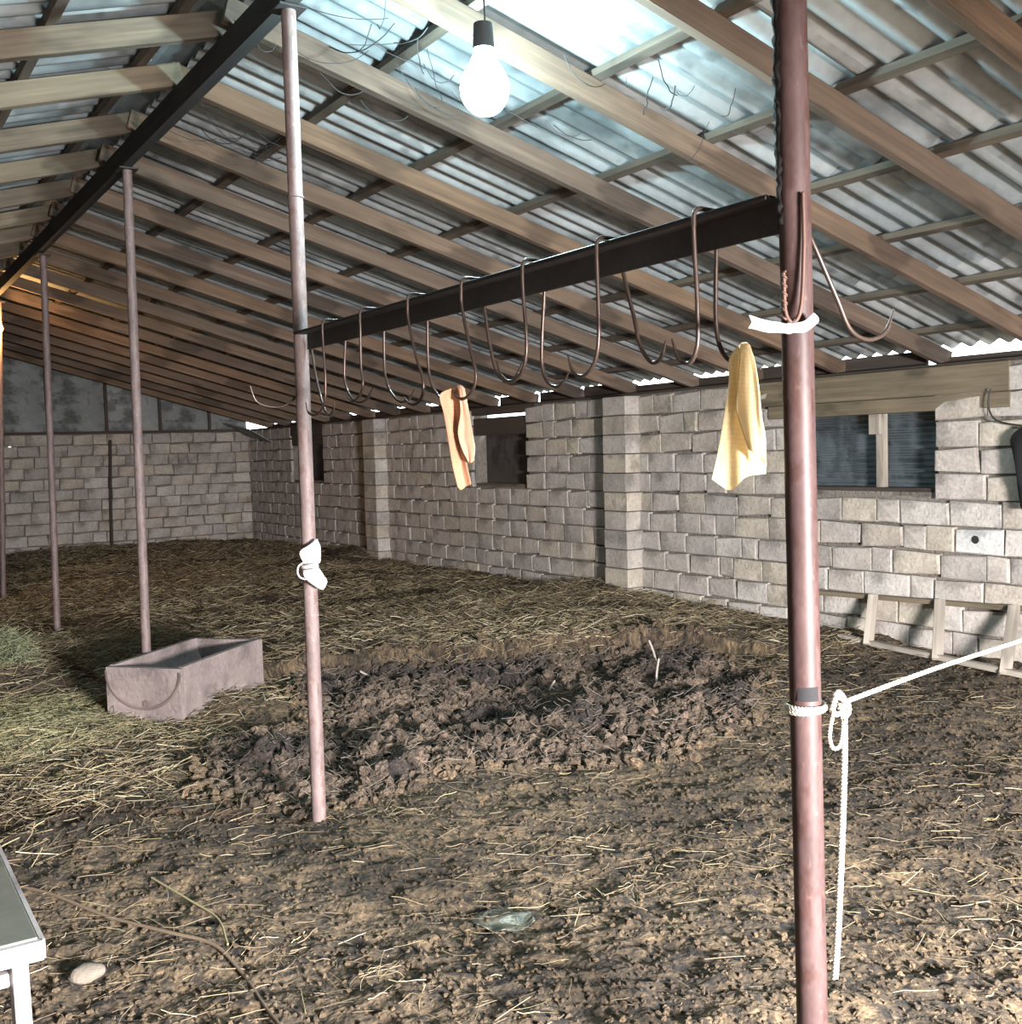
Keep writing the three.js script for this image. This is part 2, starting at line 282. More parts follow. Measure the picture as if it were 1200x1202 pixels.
function layBlocks(x0, x1, y0, rows, holes, cut) {        // list of {x, y, L}
  const out = [];
  for (let r = 0; r < rows; r++) {
    const yb = y0 + r * ROW, ym = yb + ROW / 2;
    const hs = holes.filter(h => ym > h[2] && ym < h[3]).sort((a, b) => a[0] - b[0]); const spans = []; let s = x0;
    for (const h of hs) { if (h[0] > s) spans.push([s, h[0]]); s = Math.max(s, h[1]); } if (s < x1) spans.push([s, x1]);
    for (const [a, b] of spans) {
      let x = a + (a === x0 ? -rnd() * 0.3 : 0);
      while (x < b - 0.06) {
        let L = rnd() < 0.16 ? rr(0.17, 0.26) : rr(0.33, 0.42); if (b - (x + L) < 0.13) L = b - x; const e = Math.min(x + L, b), st = Math.max(x, a);
        if (e - st > 0.07) out.push({ x: (st + e) / 2, y: yb + ROW / 2 + rr(-0.002, 0.002), L: e - st - rr(0.005, 0.014), r, cut });
        x += L;
      }
    }
  }
  return out;
}
function placeBlock(parent, b, pick) {
  const base = LENS.reduce((a, c) => Math.abs(c - b.L) < Math.abs(a - b.L) ? c : a), m = new THREE.Mesh(blockG(base, Math.floor(rnd() * 4)), M.block[pick]);
  m.name = 'block'; m.position.set(b.x, b.y, b.z ?? rr(-0.02, -0.036)); m.scale.set(b.L / base, 1, 1); m.rotation.z = rr(-0.004, 0.004); m.castShadow = m.receiveShadow = true; parent.add(m); return m;
}
function slab(x0, x1, y0, y1, holes, th) {                // mortar bed behind the blocks, open at the holes
  const X = [...new Set([x0, x1, ...holes.flatMap(h => [h[0], h[1]])])].filter(v => v >= x0 && v <= x1).sort((a, b) => a - b), Y = [...new Set([y0, y1, ...holes.flatMap(h => [h[2], h[3]])])].filter(v => v >= y0 && v <= y1).sort((a, b) => a - b), gs = [];
  for (let i = 0; i < X.length - 1; i++) for (let j = 0; j < Y.length - 1; j++) {
    const cx = (X[i] + X[i + 1]) / 2, cy = (Y[j] + Y[j + 1]) / 2; if (holes.some(h => cx > h[0] && cx < h[1] && cy > h[2] && cy < h[3])) continue;
    gs.push(box(X[i + 1] - X[i], Y[j + 1] - Y[j], th, 'x', cx, cy, -th / 2));
  }
  return mergeGeometries(gs);
}
const pickTone = (warm) => { const t = rnd(); return warm > rnd() ? [0, 2, 7, 6][Math.floor(t * 4)] : [0, 1, 3, 4, 5, 7, 1, 4][Math.floor(t * 8)]; };

// right wall: local x = -depth, y up, z into the barn
const WIN = [[4.84, 6.18, 1.14, 2.06], [10.2, 11.4, 1.11, 2.06], [16.1, 17.5, 1.1, 2.06]];   // depth0, depth1, sill, top of the opening with its header
const wallR = new THREE.Group(); wallR.position.set(WX, 0, 0); wallR.rotation.y = -Math.PI / 2; structure('wall_right', wallR); tag(wallR, 'long wall of rough limestone blocks with small shuttered windows', 'wall');
{
  const holes = WIN.map(w => [-w[1], -w[0], w[2], w[3]]);
  part('mortar', slab(-BD - 0.25, -FD + 0.25, -0.4, 2.05, holes, 0.2), M.mortar, wallR).position.z = -0.024;
  part('wall_plate', box(BD - FD, 0.022, 0.16, 'x', -(BD + FD) / 2, 2.063, -0.11), M.darkWood, wallR);
  for (let k = -6; k < 20; k++) { const d = 2.385 + 0.873 * (k + 0.5); if (d < FD + 0.4 || d > BD - 0.4) continue; const h = d < 5.2 ? 0.055 : 0.06 + 0.07 * h2(k, 3, 5); part('eave_board', box(0.8, h, 0.022, 'x', -d + 0.06 * (h2(k, 5, 7) - 0.5), 2.075 + h / 2, -0.2), M.darkWood, wallR); }
  const pil = [[8.16, 8.53], [13.79, 14.19], [2.55, 2.92]], PD = 0.21;
  const edge = holes.map(h => [h[0] - 0.0, h[1] + 0.0, h[2], h[3]]);
  let list = layBlocks(-BD, -3.4, -0.05, 11, edge).filter(b => !pil.some(p => -b.x > p[0] && -b.x < p[1] && b.L < 0.3));
  list.forEach(b => { b.z = undefined; b.d = -b.x; });
  for (const [a, b] of pil.slice(0, 2)) for (let r = 0; r < 11; r++) list.push({ x: -(a + b) / 2, y: -0.05 + r * ROW + ROW / 2, L: b - a - rr(0, 0.02), d: a - 4, pil: true });
  list.sort((p, q) => p.d - q.d);
  const merged = [];
  list.forEach((b, i) => {
    const warm = b.d < 7 ? 0.65 : b.y > 1.4 ? 0.55 : 0.12; let m;
    if (b.pil) { m = new THREE.Mesh(pilG(b.L, PD), M.block[pickTone(0.5)]); m.name = 'pilaster_block'; m.position.set(b.x + rr(-0.006, 0.006), b.y, rr(-0.008, 0.004)); m.castShadow = m.receiveShadow = true; wallR.add(m); }
    else m = placeBlock(wallR, b, pickTone(warm));
    if (!b.pil && Math.abs(b.d - 4.33) < 0.2 && Math.abs(b.y - 0.82) < 0.1 && !wallR.userData.painted) { wallR.userData.painted = true; m.material = M.whiteBlock; m.userData.label = 'white-painted block with a black hole'; const h = part('socket_hole', new THREE.CylinderGeometry(0.028, 0.032, 0.014, 12).rotateX(Math.PI / 2), M.cord, wallR); h.position.set(b.x - 0.02, b.y + 0.01, m.position.z + DEP); }
    if (i >= 300) { m.updateMatrix(); merged.push(m.geometry.clone().applyMatrix4(m.matrix)); wallR.remove(m); }
  });
  const far = part('far_blocks', mergeGeometries(merged), M.block[4], wallR); far.userData.kind = 'stuff'; far.userData.label = 'limestone blocks at the far end of the wall';
}
function pilG(L, dep) { const g = new RoundedBoxGeometry(L, BH + 0.006, dep, 1, 0.01); g.translate(0, 0, dep / 2); return uvMetres(g, 'x', rnd() * 4, rnd() * 4); }

// back wall: local x = world x, z towards the camera
const wallB = new THREE.Group(); wallB.position.copy(P(0, 0, BD)); structure('wall_back', wallB); tag(wallB, 'far gable wall of limestone blocks under grey sheet panels', 'wall');
{
  const hole = [2.655, 2.72, 1.83, 1.885];
  part('mortar', slab(LX - 0.2, WX + 0.2, -0.4, 2.03, [hole], 0.2), M.mortar, wallB).position.z = -0.024;
  const list = layBlocks(LX, WX, -0.06, 11, [[2.58, 2.78, 1.8, 1.93]]).sort((a, b) => b.x - a.x), merged = [];
  list.forEach((b) => {
    const m = placeBlock(wallB, b, b.y > 1.35 ? (rnd() < 0.7 ? [7, 5, 7, 0][Math.floor(rnd() * 4)] : 5) : (rnd() < 0.5 ? [6, 1, 0, 4][Math.floor(rnd() * 4)] : pickTone(0.2)));
    if (b.x < 2.2) { m.updateMatrix(); merged.push(m.geometry.clone().applyMatrix4(m.matrix)); wallB.remove(m); }
  });
  const far = part('more_blocks', mergeGeometries(merged), M.block[1], wallB); far.userData.kind = 'stuff'; far.userData.label = 'limestone blocks along the rest of the far wall';
  // gable: timber plate, studs and flat grey sheets cut to the roof slope
  part('wall_plate', box(WX - LX, 0.05, 0.14, 'x', RX, 2.055, -0.1), M.darkWood, wallB);
  const cuts = [LX, -2.4, -1.4, -0.4, 0.6, 1.71, 2.45, 3.3, 4.27, 5.2, 6.1, WX];
  for (let i = 0; i < cuts.length - 1; i++) {
    const a = cuts[i] + 0.006, b = cuts[i + 1] - 0.006, top = (x) => Math.max(2.1, Math.min(underR(x), underL(x)) + 0.13), s = new THREE.Shape([new THREE.Vector2(a, 2.08), new THREE.Vector2(b, 2.08), new THREE.Vector2(b, top(b)), new THREE.Vector2(a, top(a))]);
    const g = new THREE.ExtrudeGeometry(s, { depth: 0.008, bevelEnabled: false }); g.translate(0, 0, -0.12 - (i % 2) * 0.009); part('gable_panel', g, M.gable[i % 2], wallB);
    if (i) part('stud', box(0.05, top(cuts[i]) - 2.09, 0.05, 'y', cuts[i], (top(cuts[i]) + 2.07) / 2, -0.085), M.darkWood, wallB);
  }
}
// left and front walls stand outside the picture; the front one holds the open doorway the daylight comes through
{
  const l = new THREE.Mesh(box(0.2, 2.66, BD - FD + 0.4, 'z', 0, 0.93, 0), M.plaster); l.position.copy(P(LX - 0.12, 0, (BD + FD) / 2)); l.castShadow = l.receiveShadow = true; tag(l, 'left long wall of the barn', 'wall'); structure('wall_left', l);
  const s = new THREE.Shape([[LX - 0.2, -0.4], [WX + 0.2, -0.4], [WX + 0.2, 2.1], [RX, 3.66], [LX - 0.2, 2.1]].map(p => new THREE.Vector2(...p)));
  s.holes.push(new THREE.Path([[DOOR.x0, 0], [DOOR.x0, DOOR.h], [DOOR.x1, DOOR.h], [DOOR.x1, 0]].map(p => new THREE.Vector2(...p))));
  const g = new THREE.ExtrudeGeometry(s, { depth: 0.2, bevelEnabled: false }); uvMetres(g); const f = new THREE.Mesh(g, M.plaster); f.position.copy(P(0, 0, FD)); f.castShadow = f.receiveShadow = true; tag(f, 'front gable wall with an open doorway', 'wall'); structure('wall_front', f);
}
// windows in the right wall
function windowFill(n, w, kind) {
  const g = new THREE.Group(); g.position.set(WX, 0, 0); g.rotation.y = -Math.PI / 2; structure('window_' + n, g);
  const x0 = -w[1], x1 = -w[0], cx = (x0 + x1) / 2, W = x1 - x0;
  part('sill', rbox(W - 0.01, 0.03, 0.14, 0.004).translate(cx, w[2] + 0.015, -0.1), kind === 'metal' ? M.darkWood : M.header, g);
  if (kind === 'metal') {                                   // ribbed sheet nailed over the outside, ribs running level
    const pts = []; for (let i = 0; i <= 96; i++) { const y = w[2] - 0.03 + i * 0.0071; pts.push(new THREE.Vector2(0.008 * Math.sin(y / 0.045 * 6.283), y)); }
    const s = new THREE.Shape([...pts, ...pts.slice().reverse().map(p => new THREE.Vector2(p.x - 0.003, p.y))]);
    const e = new THREE.ExtrudeGeometry(s, { depth: W - 0.005, bevelEnabled: false }); e.rotateY(Math.PI / 2); e.translate(x0, 0, -0.225); e.computeVertexNormals(); part('ribbed_shutter', e, M.metalShutter, g);
    const mull = part('mullion', rbox(0.075, 0.6, 0.05, 0.004, 'y').translate(-5.4, 1.44, -0.11), M.paleWood, g); part('mullion_block', rbox(0.1, 0.16, 0.045, 0.004, 'y').translate(-5.43, 1.66, -0.075), M.paleWood, mull);
    part('lintel', rbox(2.2, 0.108, 0.1, 0.006).translate(-5.35, 1.789, -0.02), M.header, g);
    part('header_beam', rbox(2.3, 0.208, 0.17, 0.008).translate(-5.4, 1.949, -0.05), M.header, g);
  } else {
    part('shutter', rbox(W - 0.01, 0.62, 0.03, 0.004, 'y').translate(cx, w[2] + 0.32, -0.2), M.brownShutter, g);
    part('lintel', rbox(W + 0.3, 0.21, 0.12, 0.006).translate(cx, w[2] + 0.722, -0.07), M.darkWood, g);
    if (n === 2) part('header_beam', rbox(W + 0.5, 0.09, 0.15, 0.006).translate(cx - 0.05, 2.02, -0.06), M.darkWood, g);
    else part('header_beam', rbox(W + 0.3, 0.17, 0.15, 0.006).translate(cx, 1.97, -0.06), M.darkWood, g);
  }
  tag(g, ['window opening closed by ribbed blue-grey sheet with a pale wooden mullion', 'dark shuttered window under a slit of daylight, behind the peach cloth', 'dark shuttered window far along the block wall'][n - 1], 'window'); g.userData.kind = 'structure';
}
windowFill(1, WIN[0], 'metal'); windowFill(2, WIN[1], 'dark'); windowFill(3, WIN[2], 'dark');

// ---------------------------------------------------------------- roof
const roof = new THREE.Group(); structure('ceiling', roof); tag(roof, 'pitched barn roof of rafters, battens and corrugated grey sheets', 'roof');
{
  const cosA = Math.cos(A), sinA = Math.sin(A), EX = 0.2, RI = 0.05;
  const put = (m, side, x, off) => { const y = side > 0 ? underR(x) : underL(x); m.position.set(x + side * sinA * off, y + cosA * off, m.position.z); m.rotation.z = side > 0 ? -A : A; return m; };
  const dR = [-2.85, -1.98, -1.1, -0.24, 0.64, 1.51, 2.385, 3.215, 4.05, 4.9, 5.84, 6.74, 7.54, 8.5]; while (dR[dR.length - 1] < 18.4) dR.push(dR[dR.length - 1] + rr(0.84, 0.9));
  const dL = [-2.8, -1.9, -1.05, -0.15, 0.7, 1.6, 2.45, 3.33, 4.2, 5.06, 5.83, 6.78, 7.64, 8.52, 9.45]; while (dL[dL.length - 1] < 18.4) dL.push(dL[dL.length - 1] + rr(0.84, 0.9));
  const LEN = (WX + EX - RX + RI) / cosA, geos = [0, 1, 2, 3, 4].map(() => rbox(LEN, 0.12, 0.052, 0.004, 'x'));
  dR.forEach((d, i) => { const m = part('rafter', geos[i % 5], M.wood[[3, 0, 1, 0, 2][i % 5]], roof); put(m, 1, (RX - RI + WX + EX) / 2, 0.06); m.position.z = -d; m.rotation.x = rr(-0.02, 0.02); });
  dL.forEach((d, i) => { const m = part('rafter', geos[(i + 2) % 5], M.woodLeft[i % 2], roof); put(m, -1, RX - (WX + EX - RX - RI) / 2, 0.06); m.position.z = -d; m.rotation.x = rr(-0.02, 0.02); });
  const bx = [1.86, 2.44, 3.11, 3.82, 4.5, 5.2, 5.92, 6.62], PIECE = 4.53, bg = [0, 1, 2].map(() => rbox(0.055, 0.04, PIECE - 0.006, 0.003, 'z'));
  for (const side of [1, -1]) for (const x of bx) for (let k = 0; k < 5; k++) { const m = part('batten', bg[(k + Math.round(x * 10)) % 3], M.batten[(k + Math.round(x * 3)) % 2], roof); put(m, side, RX + side * (x - RX), 0.141); m.position.z = -(FD + PIECE * (k + 0.5)); }
  part('ridge_beam', box(0.06, 0.125, BD - FD - 0.1, 'z'), M.ridge, roof).position.copy(P(RX, RIDGE - 0.0895, (BD + FD) / 2));
  // corrugated sheets, each a thin wavy plate lapped over its neighbours
  const WAVE = 0.15, AMP = 0.022, SW = 1.125, SLN = 1.475;
  function sheetG() {
    const n = 52, pos = [], idx = [], uv = [], ou = rnd() * 3, ov = rnd() * 3;
    for (const t of [0, 0.006]) for (let k = 0; k <= 1; k++) for (let i = 0; i <= n; i++) { const z = -SW / 2 + SW * i / n; pos.push(-SLN / 2 + SLN * k, AMP * Math.cos(z / WAVE * 6.283) + t, z); uv.push((-SLN / 2 + SLN * k) * 0.5 + ou, z * 0.9 + ov); }
    const W = n + 1; for (let i = 0; i < n; i++) { idx.push(i, i + W, i + 1, i + 1, i + W, i + W + 1); const o = 2 * W; idx.push(o + i, o + i + 1, o + i + W, o + i + 1, o + i + W + 1, o + i + W); for (const k of [0, 1]) { const a = k * W + i, b = 2 * W + k * W + i; idx.push(a, a + 1, b, b, a + 1, b + 1); } }
    const g = new THREE.BufferGeometry(); g.setAttribute('position', new THREE.Float32BufferAttribute(pos, 3)); g.setAttribute('uv', new THREE.Float32BufferAttribute(uv, 2)); g.setIndex(idx); g.computeVertexNormals(); return g;
  }
  const sg = [0, 1, 2, 3].map(sheetG);
  for (const side of [1, -1]) for (let r = 0; r < 4; r++) for (let k = 0; k < 22; k++) {
    const m = part('roof_sheet', sg[(r + k * 3) % 4], M.sheet[Math.floor(rnd() * 3)], roof); const along = 0.05 + SLN / 2 + r * (SLN - 0.13);
    put(m, side, RX + side * along * cosA, 0.16 + AMP + 0.003 + (3 - r) * 0.002 + (k % 2) * 0.001); m.position.z = -(FD - 0.2 + 1.05 * (k + 0.5)); m.rotation.z += side * (-0.004);
  }
  const rc = new THREE.ExtrudeGeometry(new THREE.Shape([[-0.24, -0.075], [0, 0], [0.24, -0.075], [0.24, -0.07], [0, 0.006], [-0.24, -0.07]].map(p => new THREE.Vector2(...p))), { depth: BD - FD + 0.3, bevelEnabled: false }); part('ridge_cap', rc, M.sheet[1], roof).position.copy(P(RX, RIDGE + 0.245, BD + 0.15));
}

// ---------------------------------------------------------------- posts
function post(x0, x1, d, r, mat, label, top = 3.386) {
  const a = P(x0, -0.25, d), b = P(x1 + 0, top, d), v = b.clone().sub(a), L = v.length(), t = thing('pipe_post', label, 'post', P(x0, 0, d), 'pipe posts under the ridge beam');
  const pr = []; const n = 60; for (let i = 0; i <= n; i++) pr.push(new THREE.Vector2(r * (1 + 0.012 * (fbm(i * 0.9, d * 7, 2, 301) - 0.5)), -0.25 + (L) * i / n));
  const g = new THREE.LatheGeometry(pr, 28); { const u = g.attributes.uv; for (let i = 0; i < u.count; i++) u.setXY(i, u.getX(i) * 0.4, u.getY(i) * 3.4); }
  const m = part('pipe', g, mat, t); m.rotation.z = -Math.atan2(x1 - x0, 3.4);
  const pl = part('head_plate', rbox(0.12, 0.01, 0.12, 0.002), M.blackIron, t); pl.position.set(x1 - x0, top - 0.006, 0); return t;
}
const postNear = post(1.7254, 1.687, 1.535, 0.0325, M.post, 'red-brown pipe post with white rope knotted round it');
const postMid = post(1.7065, 1.717, 4.24, 0.0305, M.postGrey, 'pinkish pipe post with a white rag tied round it, holding the hook rail');
post(1.688, 1.722, 7.02, 0.029, M.postGrey, 'slim pipe post rising behind the concrete trough');
post(1.691, 1.745, 10.2, 0.029, M.postGrey, 'slim pipe post standing between the trough post and the warm lamp');
post(1.652, 1.784, 13.3, 0.029, M.postGrey, 'farthest pipe post beside the warm lamp');
{ // black crust down the upper length of the near post, ragged at its edges
  const pos = [], idx = [], n = 150, w = 7, ax = Math.atan2(0.745, -0.667); for (let j = 0; j <= n; j++) { const y = 1.99 + j / n * 1.38, c = fbm(j * 0.55, 3, 3, 601); for (let i = 0; i <= w; i++) { const e = (i / w - 0.5) * 2, a = ax + e * (0.75 + 0.35 * (c - 0.5) + 0.3 * (h2(j, i < w / 2 ? 1 : 2, 7) - 0.5)), r = 0.0322 + (Math.abs(e) < 0.99 ? 0.0022 + 0.006 * Math.pow(h2(j, i, 9), 3) : 0); pos.push(-0.0113 * y + r * Math.cos(a), y, -r * Math.sin(a)); } }
  for (let j = 0; j < n; j++) for (let i = 0; i < w; i++) { const a = j * (w + 1) + i; idx.push(a, a + 1, a + w + 1, a + 1, a + w + 2, a + w + 1); }
  const g = new THREE.BufferGeometry(); g.setAttribute('position', new THREE.Float32BufferAttribute(pos, 3)); g.setIndex(idx); g.computeVertexNormals(); part('black_crust', g, std({ color: rgb(0.012, 0.011, 0.011), roughness: 0.95, side: THREE.DoubleSide }), postNear).userData.label = 'ragged black crust along the pipe';
}
part('weld_collar', new THREE.TorusGeometry(0.031, 0.004, 8, 24).rotateX(Math.PI / 2), M.postGrey, postMid).position.set(0.009, 2.62, 0);

// ---------------------------------------------------------------- hook rail
{
  const t = thing('hook_rail', 'black angle-iron rail between the two nearest posts, hung with hooks', 'rail', P(1.715, 2.02, 2.89));
  const L = 2.62; const z = (g) => g.translate(0, 0, 0);
  part('web', z(rbox(0.007, 0.066, L, 0.002, 'z')), M.blackIron, t).position.set(0.012, 0, 0);
  part('flange', z(rbox(0.05, 0.008, L, 0.002, 'z')), M.blackIron, t).position.set(-0.014, 0.034, 0);
  part('flange_edge', z(rbox(0.012, 0.012, L, 0.004, 'z')), M.railEdge, t).position.set(-0.044, 0.034, 0);
}
const hooks = {
  near: [[[1.995, 3.863], [1.834, 3.854], [1.753, 3.870], [1.716, 3.925], [1.709, 3.994], [1.728, 4.045], [1.763, 4.060]],
    [[1.997, 3.522], [1.854, 3.527], [1.796, 3.518], [1.755, 3.558], [1.743, 3.611], [1.761, 3.654]],
    [[1.995, 3.152], [1.857, 3.102], [1.776, 3.061], [1.733, 3.070], [1.708, 3.113], [1.713, 3.167], [1.735, 3.202]],
    [[1.989, 2.801], [1.857, 2.759], [1.771, 2.730], [1.730, 2.752], [1.707, 2.809], [1.718, 2.855], [1.745, 2.874]],
    [[1.988, 2.466], [1.812, 2.458], [1.760, 2.486], [1.741, 2.544], [1.764, 2.593], [1.807, 2.613]],
    [[1.998, 2.131], [1.794, 2.136], [1.749, 2.162], [1.731, 2.206], [1.749, 2.246], [1.788, 2.263]],
    [[2.004, 1.779], [1.842, 1.772], [1.760, 1.777], [1.730, 1.803], [1.746, 1.837], [1.791, 1.859]]],
  far: [[[2.010, 4.19], [1.856, 4.146], [1.761, 4.094], [1.722, 4.063], [1.710, 4.021], [1.732, 3.985], [1.765, 3.973]],
    [[2.015, 3.843], [1.836, 3.867], [1.777, 3.825], [1.747, 3.749], [1.755, 3.673], [1.793, 3.618]],
    [[2.017, 3.507], [1.823, 3.508], [1.759, 3.459], [1.728, 3.387], [1.744, 3.315], [1.766, 3.288]],
    [[2.008, 3.178], [1.799, 3.175], [1.739, 3.125], [1.716, 3.064], [1.725, 3.018], [1.751, 2.994]],
    [[2.016, 2.815], [1.862, 2.784], [1.779, 2.745], [1.751, 2.684], [1.766, 2.642], [1.801, 2.613]],
    [[2.012, 2.485], [1.783, 2.508], [1.738, 2.485], [1.720, 2.436], [1.734, 2.403], [1.756, 2.382]],
    [[2.025, 2.145], [1.869, 2.096], [1.794, 2.072], [1.752, 2.028], [1.764, 1.996], [1.802, 1.979]],
    [[2.029, 1.798], [1.803, 1.803], [1.755, 1.785], [1.734, 1.759], [1.738, 1.727], [1.763, 1.711]]],
};
function hookThing(pts, label, tipBright) {
  const t = thing('meat_hook', label, 'hook', pts[0], 'meat hooks on the rail'), q = pts.map(p => p.clone().sub(pts[0])), n = q.length;
  const c = new THREE.CatmullRomCurve3(q, false, 'centripetal'), k = 40, ps = c.getSpacedPoints(k);
  const shank = part('shank', tube(ps.slice(0, k - 2), 0.0052, 44, 8), M.hook, t);
  const cone = new THREE.TubeGeometry(new THREE.CatmullRomCurve3(ps.slice(k - 5)), 8, 0.0056, 8); const pa = cone.attributes.position, tip = ps[k], b0 = ps[k - 5];
  for (let i = 0; i < pa.count; i++) { const v = new THREE.Vector3().fromBufferAttribute(pa, i); const s = clamp(v.distanceTo(tip) / b0.distanceTo(tip)); const ring = Math.floor(i / 9), ctr = new THREE.CatmullRomCurve3(ps.slice(k - 5)).getPointAt(Math.min(1, ring / 8)); v.sub(ctr).multiplyScalar(0.35 + 0.68 * s).add(ctr); pa.setXYZ(i, v.x, v.y, v.z); }
  part('point', cone, M.hook, shank); return t;
}
const ORD = ['first', 'second', 'third', 'fourth', 'fifth', 'sixth', 'seventh', 'eighth'];
hooks.near.forEach((h, i) => { const d0 = h[0][1]; hookThing([P(1.745, 2.03, d0), P(1.742, 2.064, d0), P(1.70, 2.070, d0), P(1.656, 2.066, d0), P(1.650, 2.03, d0), ...h.map(([y, d]) => P(1.65, y, d))], i === 3 ? 'dark steel hook looped over the rail, holding up the peach cloth' : 'dark steel hook looped over the rail, ' + ORD[i] + ' such from the ragged post', i !== 0); });
hooks.far.forEach((h, i) => { const d0 = h[0][1]; hookThing([P(1.737, 2.05, d0), ...h.map(([y, d]) => P(1.737, y, d))], i === 7 ? 'dark steel hook fixed behind the rail, holding up the yellow cloth' : 'dark steel hook fixed behind the rail, ' + ORD[i] + ' such from the ragged post', i !== 0); });
hookThing([[1.742, 2.041], [1.742, 1.90], [1.70, 1.80], [1.639, 1.758], [1.565, 1.761], [1.525, 1.782], [1.503, 1.842]].map(([x, y]) => P(x, y, 4.29)), 'steel hook curling out behind the post at the far end of the rail', true);
{ // hook and wire on the near post
  hookThing([[1.70, 2.06, 1.60], [1.755, 2.05, 1.595], [1.785, 2.0, 1.58], [1.805, 1.954, 1.57], [1.857, 1.854, 1.56], [1.903, 1.786, 1.56], [1.959, 1.768, 1.56], [2.018, 1.787, 1.56], [2.048, 1.839, 1.56]].map(p => P(...p)), 'rusty hook swinging out on the wall side of the roped post', false);
  const w = thing('rusty_wire', 'rusty bent wire hanging down the roped post at the end of the rail', 'wire', P(1.676, 2.04, 1.50));
  const o = P(1.676, 2.04, 1.50), L = (a) => a.map(p => P(...p).sub(o));
  part('wire_loop', tube(L([[1.685, 2.045, 1.497], [1.683, 1.93, 1.495], [1.668, 1.80, 1.497], [1.655, 1.786, 1.502], [1.645, 1.80, 1.508], [1.642, 1.885, 1.512]]), 0.0042, 40, 8), M.rustWire, w);
  const tw = []; for (let i = 0; i <= 40; i++) tw.push([1.6425 + 0.0045 * Math.cos(i * 0.9), 1.89 - i * 0.0024, 1.512 + 0.0045 * Math.sin(i * 0.9)]); part('twisted_end', tube(L(tw), 0.003, 80, 6), M.rustWire, w);
}
